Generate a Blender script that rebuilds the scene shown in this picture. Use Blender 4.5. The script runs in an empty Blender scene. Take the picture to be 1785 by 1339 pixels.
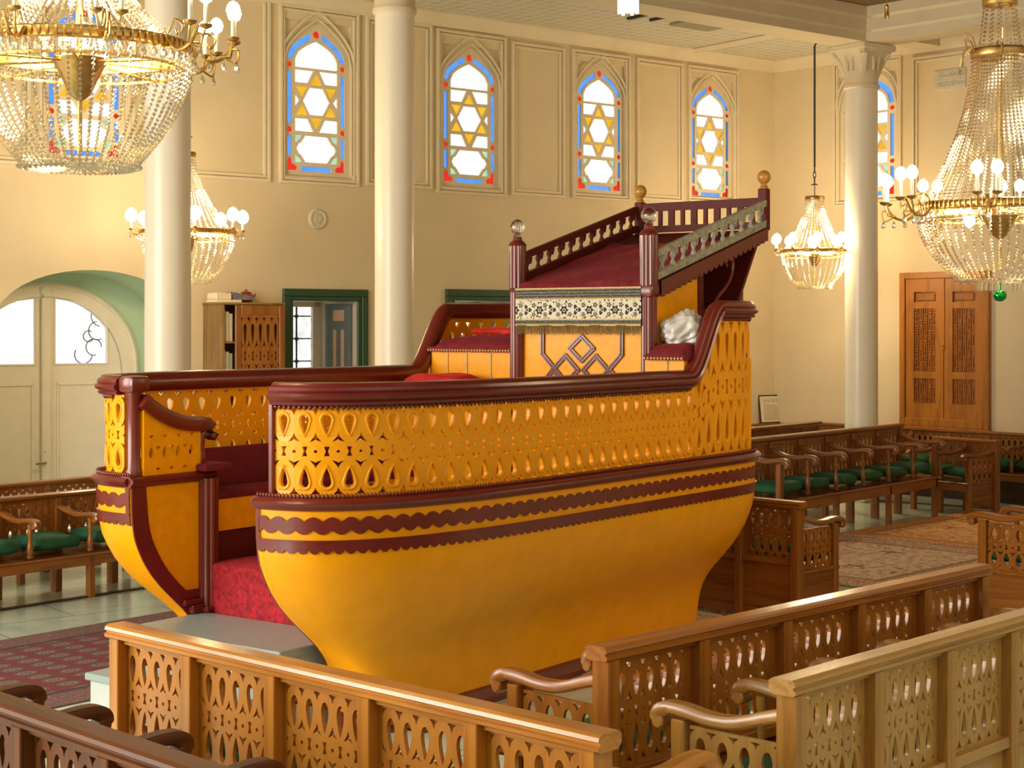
import bpy, bmesh, math, random
from math import sin, cos, pi, radians, atan2, sqrt, hypot
from mathutils import Vector, Matrix
from mathutils.geometry import tessellate_polygon

rnd = random.Random(7)
scene = bpy.context.scene
COL = scene.collection
FL, CXP, HYP, CAMZ = 2800.0, 892.5, 566.0, 2.2      # lens in pixels of the 1785 x 1339 frame, horizon row, eye height


def ray(px, py):
    return Vector(((px - CXP) / FL, 1.0, (HYP - py) / FL))


def at(px, py, z):
    """the place on the level plane z that the photograph shows at a pixel"""
    d = ray(px, py)
    t = (z - CAMZ) / d.z
    return Vector((0, 0, CAMZ)) + d * t


# ------------------------------------------------------------------ materials
def _mat(name):
    m = bpy.data.materials.new(name)
    m.use_nodes = True
    nt = m.node_tree
    for n in list(nt.nodes):
        nt.nodes.remove(n)
    out = nt.nodes.new('ShaderNodeOutputMaterial')
    return m, nt, out


def N(nt, kind, **kw):
    n = nt.nodes.new(kind)
    for k, v in kw.items():
        if k in n.inputs:
            n.inputs[k].default_value = v
        else:
            setattr(n, k, v)
    return n


def coords(nt, scale=(1, 1, 1), rot=(0, 0, 0)):
    tc = N(nt, 'ShaderNodeTexCoord')
    mp = N(nt, 'ShaderNodeMapping')
    mp.inputs['Scale'].default_value = scale
    mp.inputs['Rotation'].default_value = rot
    nt.links.new(tc.outputs['Object'], mp.inputs['Vector'])
    return mp.outputs['Vector']


def ramp(nt, fac, stops, interp='LINEAR'):
    r = N(nt, 'ShaderNodeValToRGB')
    r.color_ramp.interpolation = interp
    el = r.color_ramp.elements
    while len(el) < len(stops):
        el.new(0.5)
    for e, (p, c) in zip(el, stops):
        e.position = p
        e.color = (*c, 1)
    nt.links.new(fac, r.inputs['Fac'])
    return r.outputs['Color']


def bump(nt, h, strength=.2, dist=.01):
    b = N(nt, 'ShaderNodeBump')
    b.inputs['Strength'].default_value = strength
    b.inputs['Distance'].default_value = dist
    nt.links.new(h, b.inputs['Height'])
    return b.outputs['Normal']


def principled(nt, out, rough=.5, **kw):
    p = N(nt, 'ShaderNodeBsdfPrincipled')
    p.inputs['Roughness'].default_value = rough
    for k, v in kw.items():
        p.inputs[k].default_value = v
    nt.links.new(p.outputs[0], out.inputs['Surface'])
    return p


def paint(name, col, rough=.5, var=.12, scale=6, bmp=.0, bscale=60, coat=0.0, metallic=0.0, spec=.5, sheen=0.0):
    """one colour with slight mottling"""
    m, nt, out = _mat(name)
    p = principled(nt, out, rough, Metallic=metallic)
    p.inputs['Specular IOR Level'].default_value = spec
    if coat:
        p.inputs['Coat Weight'].default_value = coat
        p.inputs['Coat Roughness'].default_value = .15
    if sheen:
        p.inputs['Sheen Weight'].default_value = sheen
        p.inputs['Sheen Roughness'].default_value = .4
        p.inputs['Sheen Tint'].default_value = (min(1, col[0] * 3), col[1] * 3 + .05, col[2] * 3 + .05, 1)
    v = coords(nt)
    n = N(nt, 'ShaderNodeTexNoise', Scale=scale, Detail=4.0)
    nt.links.new(v, n.inputs['Vector'])
    a = tuple(c * (1 - var) for c in col)
    b = tuple(min(1, c * (1 + var)) for c in col)
    nt.links.new(ramp(nt, n.outputs['Fac'], [(.3, a), (.7, b)]), p.inputs['Base Color'])
    if bmp:
        n2 = N(nt, 'ShaderNodeTexNoise', Scale=bscale, Detail=3.0)
        nt.links.new(v, n2.inputs['Vector'])
        nt.links.new(bump(nt, n2.outputs['Fac'], bmp, .01), p.inputs['Normal'])
    return m


def wood(name, light, dark, axis='x', rough=.32, coat=.3, ring=9.0, spec=.5):
    m, nt, out = _mat(name)
    p = principled(nt, out, rough)
    p.inputs['Specular IOR Level'].default_value = spec
    p.inputs['Coat Weight'].default_value = coat
    p.inputs['Coat Roughness'].default_value = .12
    s = {'x': (.7, ring, ring), 'y': (ring, .7, ring), 'z': (ring, ring, .7)}[axis]
    v = coords(nt, s)
    w = N(nt, 'ShaderNodeTexNoise', Scale=1.6, Detail=3.0, Distortion=.6)
    nt.links.new(v, w.inputs['Vector'])
    mul = N(nt, 'ShaderNodeMath', operation='MULTIPLY')
    mul.inputs[1].default_value = 5.0
    nt.links.new(w.outputs['Fac'], mul.inputs[0])
    fr = N(nt, 'ShaderNodeMath', operation='PINGPONG')
    fr.inputs[1].default_value = 1.0
    nt.links.new(mul.outputs[0], fr.inputs[0])
    fine = N(nt, 'ShaderNodeTexNoise', Scale=14.0, Detail=2.0)
    nt.links.new(v, fine.inputs['Vector'])
    ad = N(nt, 'ShaderNodeMath', operation='MULTIPLY_ADD')
    ad.inputs[1].default_value = .6
    nt.links.new(fine.outputs['Fac'], ad.inputs[0])
    nt.links.new(fr.outputs[0], ad.inputs[2])
    mid = tuple((a + b) / 2 for a, b in zip(light, dark))
    nt.links.new(ramp(nt, ad.outputs[0], [(.0, dark), (.45, mid), (1.0, light)]), p.inputs['Base Color'])
    nt.links.new(bump(nt, ad.outputs[0], .12, .004), p.inputs['Normal'])
    return m


def emit(name, col, strength):
    m, nt, out = _mat(name)
    e = N(nt, 'ShaderNodeEmission', Strength=strength)
    e.inputs['Color'].default_value = (*col, 1)
    nt.links.new(e.outputs[0], out.inputs['Surface'])
    return m


def pane(name, col, rough=.05):
    """stained or clear glass seen against the sky"""
    m, nt, out = _mat(name)
    t = N(nt, 'ShaderNodeBsdfTransparent')
    v = coords(nt)
    n = N(nt, 'ShaderNodeTexNoise', Scale=7.0, Detail=3.0)
    nt.links.new(v, n.inputs['Vector'])
    a = tuple(c * .82 for c in col)
    nt.links.new(ramp(nt, n.outputs['Fac'], [(.35, a), (.6, col)]), t.inputs['Color'])
    g = N(nt, 'ShaderNodeBsdfGlossy', Roughness=rough)
    mx = N(nt, 'ShaderNodeMixShader')
    mx.inputs[0].default_value = .06
    nt.links.new(t.outputs[0], mx.inputs[1])
    nt.links.new(g.outputs[0], mx.inputs[2])
    nt.links.new(mx.outputs[0], out.inputs['Surface'])
    return m


def crystal(name, tint=(.97, .95, .90)):
    m, nt, out = _mat(name)
    t = N(nt, 'ShaderNodeBsdfTransparent')
    t.inputs['Color'].default_value = (.91, .89, .84, 1)
    g = N(nt, 'ShaderNodeBsdfGlossy', Roughness=.08)
    g.inputs['Color'].default_value = (*tint, 1)
    tr = N(nt, 'ShaderNodeBsdfTranslucent')
    tr.inputs['Color'].default_value = (*tint, 1)
    m1 = N(nt, 'ShaderNodeMixShader')
    m1.inputs[0].default_value = .03
    nt.links.new(g.outputs[0], m1.inputs[1])
    nt.links.new(tr.outputs[0], m1.inputs[2])
    m2 = N(nt, 'ShaderNodeMixShader')
    m2.inputs[0].default_value = .55
    nt.links.new(t.outputs[0], m2.inputs[1])
    nt.links.new(m1.outputs[0], m2.inputs[2])
    nt.links.new(m2.outputs[0], out.inputs['Surface'])
    return m


def glassball(name, col=(1, 1, 1)):
    m, nt, out = _mat(name)
    g = N(nt, 'ShaderNodeBsdfGlass', Roughness=.0, IOR=1.5)
    g.inputs['Color'].default_value = (*col, 1)
    nt.links.new(g.outputs[0], out.inputs['Surface'])
    return m


M = {}
M['plaster'] = paint('cream plaster', (.70, .575, .375), .75, .05, 1.3, .05, 90)
M['moulding'] = paint('cream moulding', (.74, .63, .44), .6, .04, 3)
M['column'] = paint('pale column paint', (.90, .82, .66), .35, .03, 2.0, coat=.15)
M['white'] = paint('white joinery paint', (.83, .74, .62), .45, .03)
M['yellow'] = paint('yellow ship paint', (.90, .362, .0), .38, .05, 7, .03, 45, coat=.10, spec=.3)
M['yellow_panel'] = paint('yellow panel paint', (.90, .375, .001), .38, .08, 12, .03, 45, coat=.05, spec=.25)
M['maroon'] = paint('maroon gloss paint', (.150, .015, .010), .3, .12, 8, coat=.35)
M['maroon_dark'] = paint('dark maroon paint', (.105, .009, .005), .55, .12, 8, coat=.0, spec=.3)
M['oak'] = wood('honey wood along x', (.49, .195, .020), (.29, .095, .008), 'x')
M['oak_v'] = wood('honey wood upright', (.47, .180, .017), (.30, .100, .008), 'z')
M['oak_y'] = wood('honey wood along y', (.49, .195, .020), (.29, .095, .008), 'y')
M['oak_panel'] = wood('carved panel wood', (.47, .180, .016), (.34, .115, .009), 'z', .36, .2, 7)
M['walnut'] = wood('brown bench wood along x', (.31, .108, .014), (.14, .042, .006), 'x')
M['walnut_v'] = wood('brown bench wood upright', (.31, .105, .013), (.14, .042, .006), 'z')
M['walnut_y'] = wood('brown bench wood along y', (.27, .090, .013), (.11, .032, .005), 'y')
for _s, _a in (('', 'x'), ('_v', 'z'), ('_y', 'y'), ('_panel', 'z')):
    M['oak_shaded' + _s] = wood('dark bench wood' + _s, (.12, .036, .006), (.05, .013, .003), _a, .45, .05, 9.0, .18)  # bench wood darkened: the shade on its front is put into the colour
    M['oak_sheen' + _s] = wood('sheen greyed bench wood' + _s, *(((.42, .235, .060), (.27, .130, .022)) if _s in ('', '_panel') else ((.38, .185, .032), (.24, .100, .014))), _a, .30, .3)  # rails and panels greyed: reflected window sheen painted into the colour
    M['amber' + _s] = wood('red brown bench wood' + _s, (.36, .125, .012), (.21, .062, .006), _a)
M['walnut_panel'] = wood('brown carved panel wood', (.33, .112, .013), (.19, .058, .007), 'z', .36, .2, 7)
M['door_wood'] = wood('reddish door wood', (.44, .160, .015), (.26, .085, .008), 'z', .4, .15, 5)
M['door_inlay'] = wood('door inlay wood', (.36, .115, .012), (.19, .055, .007), 'z', .4, .15, 12)
M['dark_wood'] = wood('dark base wood', (.045, .018, .008), (.015, .006, .003), 'x', .5, .1)
M['cab_wood'] = wood('olive cabinet wood', (.30, .17, .05), (.16, .085, .02), 'z', .45, .1, 5)
M['velvet'] = paint('crimson velvet', (.17, .004, .010), .85, .35, 14, .25, 120, sheen=.28)
M['velvet_dark'] = paint('dark red velvet', (.14, .004, .009), .9, .25, 10, .2, 120, sheen=.35)
M['red_cloth'] = paint('bright red cloth', (.62, .012, .012), .75, .2, 18, .2, 50, sheen=.2)
M['carpet_red'] = paint('crushed red carpet', (.36, .012, .022), .95, .5, 38, .5, 160, sheen=.35)
M['green_cloth'] = paint('green cushion cloth', (.010, .095, .038), .7, .3, 9, .2, 40, sheen=.12)
M['frame_green'] = paint('dark green window paint', (.028, .075, .034), .4, .1)
M['shutter'] = paint('slate blue shutter paint', (.12, .16, .18), .4, .08)
M['shutter_panel'] = paint('pink brown shutter panel paint', (.55, .36, .25), .45, .08)
M['alcove'] = paint('sea green alcove paint', (.50, .64, .47), .6, .05, 2)
M['marble'] = paint('grey marble', (.42, .44, .42), .22, .18, 3.0)
M['slab'] = paint('grey step marble', (.30, .38, .36), .35, .06, 5)
M['slab_side'] = paint('pale step marble', (.50, .54, .51), .4, .06, 5)
M['gold'] = paint('gilt brass', (.62, .40, .13), .3, .15, 20, metallic=1.0)
M['brass_dark'] = paint('aged brass', (.45, .28, .10), .35, .2, 30, metallic=1.0)
M['iron'] = paint('dark iron', (.05, .05, .05), .5, .1, metallic=.6)
M['candle'] = paint('white candle tube', (.88, .82, .68), .4, .03)
M['silver_green'] = paint('worn grey green paint', (.34, .33, .25), .45, .38, 42, .15, 60)
M['ball_wood'] = paint('varnished yellow wood', (.50, .235, .035), .3, .15, 14, coat=.4)
M['beads'] = crystal('crystal beads')
M['glass_ball'] = glassball('clear crystal ball')
M['green_glass'] = paint('green mirrored glass', (.01, .33, .05), .08, .05, metallic=.85)
M['bulb'] = emit('lit bulb', (1.0, .84, .56), 14)
M['lantern'] = emit('lit crystal lantern', (1.0, .86, .6), 7)
M['g_white'] = pane('clear window glass', (.98, .98, .98))
M['g_blue'] = pane('blue stained glass', (.085, .29, .86))
M['g_red'] = pane('red stained glass', (.62, .02, .015))
M['g_yellow'] = pane('amber stained glass', (.72, .40, .02))
M['g_green'] = pane('pale green stained glass', (.36, .60, .45))
M['ceil_brown'] = paint('brown painted ceiling', (.20, .10, .02), .5, .3, 3)
M['vent'] = paint('grey plaster vent', (.62, .56, .42), .6, .1, 25)
M['paper'] = paint('cream paper', (.80, .70, .50), .7, .08, 10)
M['ink'] = paint('brown ink', (.20, .12, .05), .7, .1)
M['card_grey'] = paint('grey printed card', (.16, .15, .16), .6, .3, 12)
M['clay'] = paint('red brown clay', (.30, .055, .025), .5, .2, 14)
M['bag'] = paint('white plastic bag', (.72, .72, .70), .25, .08, 9, .3, 14, coat=.4)
M['fringe'] = paint('brown gold fringe', (.20, .12, .022), .8, .5, 90, .5, 130)
M['braid'] = paint('gold braid', (.62, .48, .17), .6, .2, 60, .2, 150)
M['hatch'] = paint('grey hatch cover', (.30, .27, .19), .6, .05, 4)
M['handle'] = paint('brass door handle', (.42, .32, .16), .3, .1, metallic=1.0)


def nmath(nt, op, *args):
    n = N(nt, 'ShaderNodeMath', operation=op)
    for i, q in enumerate(args):
        if isinstance(q, (int, float)):
            n.inputs[i].default_value = q
        else:
            nt.links.new(q, n.inputs[i])
    return n.outputs[0]


def nmix(nt, fac, a, b):
    mx = N(nt, 'ShaderNodeMix', data_type='RGBA')
    nt.links.new(fac, mx.inputs[0])
    for k, q in ((6, a), (7, b)):
        if isinstance(q, tuple):
            mx.inputs[k].default_value = (*q, 1)
        else:
            nt.links.new(q, mx.inputs[k])
    return mx.outputs[2]


def brocade():
    """cream ground, gold vine, black rosettes, buds and leaves in a repeat of .21 m"""
    m, nt, out = _mat('black and cream brocade')
    p = principled(nt, out, .7)
    v = coords(nt)
    sep = N(nt, 'ShaderNodeSeparateXYZ')
    nt.links.new(v, sep.inputs[0])
    F = lambda op, *a: nmath(nt, op, *a)
    X, Y = sep.outputs[0], F('SUBTRACT', sep.outputs[1], 2.305)
    REP = .21
    cream, black, gold = (.68, .63, .48), (.012, .012, .012), (.50, .38, .09)

    def cell(off, rep):
        return F('MULTIPLY', F('SUBTRACT', F('FRACT', F('ADD', F('DIVIDE', X, rep), off)), .5), rep)

    def flower(cx, cy, R, n, k):
        dx, dy = F('ADD', cx, 0.0), F('SUBTRACT', Y, cy)
        r = F('SQRT', F('ADD', F('MULTIPLY', dx, dx), F('MULTIPLY', dy, dy)))
        th = F('ARCTAN2', dy, dx)
        rad = F('MULTIPLY', F('ADD', F('MULTIPLY', F('COSINE', F('MULTIPLY', th, n)), k), 1.0 - k), R)
        inside = F('LESS_THAN', r, rad)
        ring = F('MULTIPLY', F('GREATER_THAN', r, R * .22), F('LESS_THAN', r, R * .36))
        return F('MULTIPLY', inside, F('SUBTRACT', 1.0, ring))
    col = cream
    # small leaves everywhere
    vo = N(nt, 'ShaderNodeTexVoronoi', Scale=48.0)
    nt.links.new(v, vo.inputs['Vector'])
    leaf = F('LESS_THAN', vo.outputs['Distance'], .36)
    nzm = N(nt, 'ShaderNodeTexVoronoi', Scale=48.0)
    nt.links.new(v, nzm.inputs['Vector'])
    keep = F('GREATER_THAN', nzm.outputs['Distance'], .13)
    c = nmix(nt, F('MULTIPLY', leaf, keep), cream, black)
    # vines
    for ph in (0.0, pi):
        s_ = F('MULTIPLY', F('SINE', F('ADD', F('MULTIPLY', X, 2 * pi / REP), ph)), .036)
        d = F('ABSOLUTE', F('SUBTRACT', Y, s_))
        c = nmix(nt, F('LESS_THAN', d, .011), c, cream)
        c = nmix(nt, F('LESS_THAN', d, .0055), c, gold)
    for off, rep, cy, R, n, k in ((0.0, REP, -.004, .034, 6.0, .18), (.5, REP, -.002, .040, 3.0, .30), (.22, REP, .030, .020, 5.0, .2), (.78, REP, .030, .020, 5.0, .2), (.22, REP, -.034, .018, 5.0, .2), (.78, REP, -.034, .018, 5.0, .2)):
        cx = cell(off, rep)
        dx, dy = cx, F('SUBTRACT', Y, cy)
        r = F('SQRT', F('ADD', F('MULTIPLY', dx, dx), F('MULTIPLY', dy, dy)))
        c = nmix(nt, F('LESS_THAN', r, R * 1.12), c, cream)
        c = nmix(nt, flower(cx, cy, R, n, k), c, black)
    nt.links.new(c, p.inputs['Base Color'])
    return m


def brocade_edge():
    m, nt, out = _mat('striped brocade edge')
    p = principled(nt, out, .7)
    v = coords(nt)
    w = N(nt, 'ShaderNodeTexWave', Scale=16.0, Distortion=1.5, Detail=2.0, bands_direction='Y')
    w.inputs['Detail Scale'].default_value = 6.0
    nt.links.new(v, w.inputs['Vector'])
    nt.links.new(ramp(nt, w.outputs['Fac'], [(0, (.012, .012, .012)), (.58, (.62, .55, .35)), (.8, (.03, .03, .03))], 'CONSTANT'), p.inputs['Base Color'])
    return m


M['brocade'] = brocade()
M['brocade_edge'] = brocade_edge()


def rug_mat(name, ground, motif, line, dark, scale=2.6, border=(0.5, 0.5), kind='medallion', w=2, h=2):
    """a woven rug: repeating motifs in a field with darker borders"""
    m, nt, out = _mat(name)
    p = principled(nt, out, .95)
    v = coords(nt)
    sep = N(nt, 'ShaderNodeSeparateXYZ')
    nt.links.new(v, sep.inputs[0])

    def math1(op, a, b=None, c=None):
        n = N(nt, 'ShaderNodeMath', operation=op)
        for i, q in enumerate((a, b, c)):
            if q is None:
                continue
            if isinstance(q, (int, float)):
                n.inputs[i].default_value = q
            else:
                nt.links.new(q, n.inputs[i])
        return n.outputs[0]
    X, Y = sep.outputs[0], sep.outputs[1]
    if kind == 'medallion':
        a = math1('MULTIPLY', math1('ABSOLUTE', math1('SUBTRACT', math1('FRACT', math1('MULTIPLY', X, scale)), .5)), 2.0)
        b = math1('MULTIPLY', math1('ABSOLUTE', math1('SUBTRACT', math1('FRACT', math1('MULTIPLY', Y, scale * 1.5)), .5)), 2.0)
        d = math1('SQRT', math1('ADD', math1('MULTIPLY', a, a), math1('MULTIPLY', b, b)))
        field = ramp(nt, d, [(0, dark), (.10, line), (.20, dark), (.30, motif), (.44, line), (.50, motif), (.60, dark), (.66, motif), (.74, dark), (.82, ground)], 'CONSTANT')
    else:
        vo = N(nt, 'ShaderNodeTexVoronoi', Scale=scale * 4)
        nt.links.new(v, vo.inputs['Vector'])
        wv = N(nt, 'ShaderNodeTexNoise', Scale=scale * 5, Detail=4.0, Distortion=1.2)
        nt.links.new(v, wv.inputs['Vector'])
        f = math1('MULTIPLY_ADD', vo.outputs['Distance'], .6, math1('MULTIPLY', wv.outputs['Fac'], .7))
        field = ramp(nt, f, [(0, dark), (.30, ground), (.46, motif), (.55, ground), (.64, line), (.74, ground), (.85, dark)], 'CONSTANT')
    ex = math1('SUBTRACT', w / 2, math1('ABSOLUTE', X))
    ey = math1('SUBTRACT', h / 2, math1('ABSOLUTE', Y))
    e = math1('MINIMUM', ex, ey)
    nz = N(nt, 'ShaderNodeTexNoise', Scale=38.0, Detail=3.0)
    nt.links.new(v, nz.inputs['Vector'])
    bcol = ramp(nt, nz.outputs['Fac'], [(.3, dark), (.48, motif), (.56, ground), (.7, line)])
    isb = math1('LESS_THAN', e, border[0])
    mx = N(nt, 'ShaderNodeMix', data_type='RGBA')
    nt.links.new(isb, mx.inputs[0])
    nt.links.new(field, mx.inputs[6])
    nt.links.new(bcol, mx.inputs[7])
    st = math1('LESS_THAN', math1('ABSOLUTE', math1('SUBTRACT', e, border[0])), .025)
    mx2 = N(nt, 'ShaderNodeMix', data_type='RGBA')
    nt.links.new(st, mx2.inputs[0])
    nt.links.new(mx.outputs[2], mx2.inputs[6])
    mx2.inputs[7].default_value = (*dark, 1)
    n3 = N(nt, 'ShaderNodeTexNoise', Scale=70.0, Detail=2.0)
    nt.links.new(v, n3.inputs['Vector'])
    mx3 = N(nt, 'ShaderNodeMix', data_type='RGBA', blend_type='MULTIPLY')
    mx3.inputs[0].default_value = .22
    nt.links.new(mx2.outputs[2], mx3.inputs[6])
    nt.links.new(n3.outputs['Fac'], mx3.inputs[7])
    nt.links.new(mx3.outputs[2], p.inputs['Base Color'])
    nt.links.new(bump(nt, n3.outputs['Fac'], .4, .004), p.inputs['Normal'])
    return m


def tile_ceiling():
    m, nt, out = _mat('white tiled ceiling paint')
    p = principled(nt, out, .6)
    v = coords(nt)
    b = N(nt, 'ShaderNodeTexBrick', Scale=1.0, offset=0.0)
    b.inputs['Mortar Size'].default_value = .012
    b.inputs['Brick Width'].default_value = .17
    b.inputs['Row Height'].default_value = .17
    b.inputs['Color1'].default_value = (.60, .56, .45, 1)
    b.inputs['Color2'].default_value = (.56, .52, .42, 1)
    b.inputs['Mortar'].default_value = (.80, .74, .60, 1)
    nt.links.new(v, b.inputs['Vector'])
    nt.links.new(b.outputs['Color'], p.inputs['Base Color'])
    nt.links.new(bump(nt, b.outputs['Fac'], .6, .02), p.inputs['Normal'])
    return m


M['tile_ceiling'] = tile_ceiling()


def marble_floor():
    m, nt, out = _mat('polished marble floor')
    p = principled(nt, out, .16)
    v = coords(nt)
    n = N(nt, 'ShaderNodeTexNoise', Scale=2.2, Detail=6.0, Distortion=1.0)
    nt.links.new(v, n.inputs['Vector'])
    b = N(nt, 'ShaderNodeTexBrick', Scale=1.0, offset=.5)
    b.inputs['Mortar Size'].default_value = .004
    b.inputs['Brick Width'].default_value = 1.4
    b.inputs['Row Height'].default_value = .7
    b.inputs['Mortar'].default_value = (.10, .10, .09, 1)
    nt.links.new(v, b.inputs['Vector'])
    c = ramp(nt, n.outputs['Fac'], [(.3, (.40, .54, .44)), (.5, (.56, .68, .57)), (.7, (.47, .60, .50))])
    nt.links.new(c, b.inputs['Color1'])
    nt.links.new(c, b.inputs['Color2'])
    nt.links.new(b.outputs['Color'], p.inputs['Base Color'])
    return m


M['floor'] = marble_floor()


# ------------------------------------------------------------------ mesh building
def finish(name, bm, mat, parent=None, smooth=None, recalc=True, loc=None, rotz=None):
    if recalc:
        bmesh.ops.recalc_face_normals(bm, faces=bm.faces)
    me = bpy.data.meshes.new(name)
    bm.to_mesh(me)
    bm.free()
    if smooth is not None:
        for p in me.polygons:
            p.use_smooth = True
        me.set_sharp_from_angle(angle=radians(smooth))
    for mm in (mat if isinstance(mat, (list, tuple)) else [mat]):
        me.materials.append(mm)
    return link(name, me, parent, loc, rotz)


def link(name, me, parent=None, loc=None, rotz=None):
    o = bpy.data.objects.new(name, me)
    COL.objects.link(o)
    if parent is not None:
        o.parent = parent
    if loc is not None:
        o.location = loc
    if rotz is not None:
        o.rotation_euler = (0, 0, rotz)
    return o


def tag(o, label, cat, group=None, kind=None):
    o['label'] = label
    o['category'] = cat
    if group:
        o['group'] = group
    if kind:
        o['kind'] = kind
    return o


def thing(name, label, cat, loc=(0, 0, 0), rotz=0.0, group=None):
    o = bpy.data.objects.new(name, None)
    o.empty_display_size = .1
    COL.objects.link(o)
    o.location = loc
    o.rotation_euler = (0, 0, rotz)
    return tag(o, label, cat, group)


def struct(o, label=None):
    o['kind'] = 'structure'
    if label:
        o['label'] = label
    return o


def BM():
    return bmesh.new()


def box(bm, x0, x1, y0, y1, z0, z1, c=0.0, mi=0, mtx=None, seg=1):
    r = bmesh.ops.create_cube(bm, size=1.0)
    vs = r['verts']
    for v in vs:
        v.co = Vector((x0 + (v.co.x + .5) * (x1 - x0), y0 + (v.co.y + .5) * (y1 - y0), z0 + (v.co.z + .5) * (z1 - z0)))
    fs = list({f for v in vs for f in v.link_faces})
    if c > 0:
        es = list({e for v in vs for e in v.link_edges})
        rr = bmesh.ops.bevel(bm, geom=es, offset=c, segments=seg, affect='EDGES', profile=.5)
        vs = list({v for f in rr['faces'] for v in f.verts})
        fs = list({f for v in vs for f in v.link_faces})
    for f in fs:
        f.material_index = mi
    if mtx is not None:
        for v in vs:
            v.co = mtx @ v.co
    return vs


def ring_loft(bm, rings, closed_ring=True, cap=True, closed_path=False, mi=0):
    R = [[bm.verts.new(p) for p in ring] for ring in rings]
    n = len(R[0])
    m = len(R)
    for i in range(m if closed_path else m - 1):
        a, b = R[i], R[(i + 1) % m]
        for j in range(n if closed_ring else n - 1):
            k = (j + 1) % n
            try:
                f = bm.faces.new((a[j], a[k], b[k], b[j]))
                f.material_index = mi
            except ValueError:
                pass
    if cap and closed_ring and not closed_path:
        for q in (R[0], R[-1]):
            try:
                f = bm.faces.new(q)
                f.material_index = mi
            except ValueError:
                pass
    return R


def lathe(bm, prof, n=16, c=(0, 0, 0), axis='z', mi=0):
    rings = []
    for r, z in prof:
        ring = []
        for k in range(n):
            a = 2 * pi * k / n
            p = Vector((r * cos(a), r * sin(a), z))
            if axis == 'x':
                p = Vector((p.z, p.x, p.y))
            elif axis == 'y':
                p = Vector((p.x, p.z, p.y))
            ring.append(p + Vector(c))
        rings.append(ring)
    ring_loft(bm, rings, mi=mi)


def frames(path, up=Vector((0, 0, 1))):
    n = len(path)
    out = []
    for i in range(n):
        a = path[max(0, i - 1)]
        b = path[min(n - 1, i + 1)]
        t = (b - a)
        t = t.normalized() if t.length > 1e-9 else Vector((1, 0, 0))
        s = t.cross(up)
        if s.length < 1e-4:
            s = t.cross(Vector((1, 0, 0)))
        s.normalize()
        u = s.cross(t).normalized()
        out.append((path[i], s, u))
    return out


def sweep(bm, path, prof, up=Vector((0, 0, 1)), closed=True, mi=0):
    """profile points (side, up) carried along a path; side is to the right of travel"""
    rings = [[p + s * a + u * b for a, b in prof] for p, s, u in frames(path, up)]
    ring_loft(bm, rings, closed_ring=closed, mi=mi)


def tube(bm, path, r, n=8, mi=0):
    path = [Vector(p) for p in path]
    m = len(path)
    rr = r if isinstance(r, (list, tuple)) else [r] * m
    t0 = (path[1] - path[0]).normalized()
    ref = Vector((0, 0, 1)) if abs(t0.z) < .9 else Vector((1, 0, 0))
    s = t0.cross(ref).normalized()
    rings = []
    for i in range(m):
        t = (path[min(m - 1, i + 1)] - path[max(0, i - 1)]).normalized()
        s = (s - t * s.dot(t)).normalized()
        u = t.cross(s)
        rings.append([path[i] + (s * cos(2 * pi * k / n) + u * sin(2 * pi * k / n)) * rr[i] for k in range(n)])
    ring_loft(bm, rings, mi=mi)


def plate(bm, outer, holes, th, mapf=None, mi=0, back=True):
    """flat plate in x, z with holes, th thick along y; mapf(x, z, d) bends it"""
    if mapf is None:
        mapf = lambda x, z, d: Vector((x, d, z))
    loops = [outer] + list(holes)
    flat = [p for lp in loops for p in lp]
    tris = tessellate_polygon([[Vector((p[0], p[1], 0)) for p in lp] for lp in loops])
    F = [bm.verts.new(mapf(p[0], p[1], 0.0)) for p in flat]
    B = [bm.verts.new(mapf(p[0], p[1], th)) for p in flat] if th else None
    for t in tris:
        if len(set(t)) < 3:
            continue
        try:
            f = bm.faces.new([F[i] for i in t])
            f.material_index = mi
            if th and back:
                f = bm.faces.new([B[i] for i in reversed(t)])
                f.material_index = mi
        except ValueError:
            pass
    if th:
        k = 0
        for lp in loops:
            n = len(lp)
            for i in range(n):
                j = (i + 1) % n
                try:
                    f = bm.faces.new((F[k + i], F[k + j], B[k + j], B[k + i]))
                    f.material_index = mi
                except ValueError:
                    pass
            k += n


def catmull(pts, n=12):
    P = [Vector(p) for p in pts]
    P = [P[0] * 2 - P[1]] + P + [P[-1] * 2 - P[-2]]
    out = []
    for i in range(1, len(P) - 2):
        for k in range(n):
            t = k / n
            a, b, c, d = P[i - 1], P[i], P[i + 1], P[i + 2]
            out.append(.5 * ((2 * b) + (c - a) * t + (2 * a - 5 * b + 4 * c - d) * t * t + (3 * b - a - 3 * c + d) * t ** 3))
    out.append(P[-2])
    return out


def resample(pts, ds):
    L = [0.0]
    for a, b in zip(pts, pts[1:]):
        L.append(L[-1] + (b - a).length)
    n = max(2, int(round(L[-1] / ds)))
    out, j = [], 0
    for i in range(n + 1):
        s = L[-1] * i / n
        while j < len(L) - 2 and L[j + 1] < s:
            j += 1
        t = (s - L[j]) / max(1e-9, L[j + 1] - L[j])
        out.append(pts[j].lerp(pts[j + 1], t))
    return out


def sphere(bm, c, r, nu=14, nv=9, sz=1.0, mi=0):
    prof = [(max(1e-4, r * sin(pi * i / nv)), -r * sz * cos(pi * i / nv)) for i in range(nv + 1)]
    lathe(bm, prof, nu, c, mi=mi)


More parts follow.
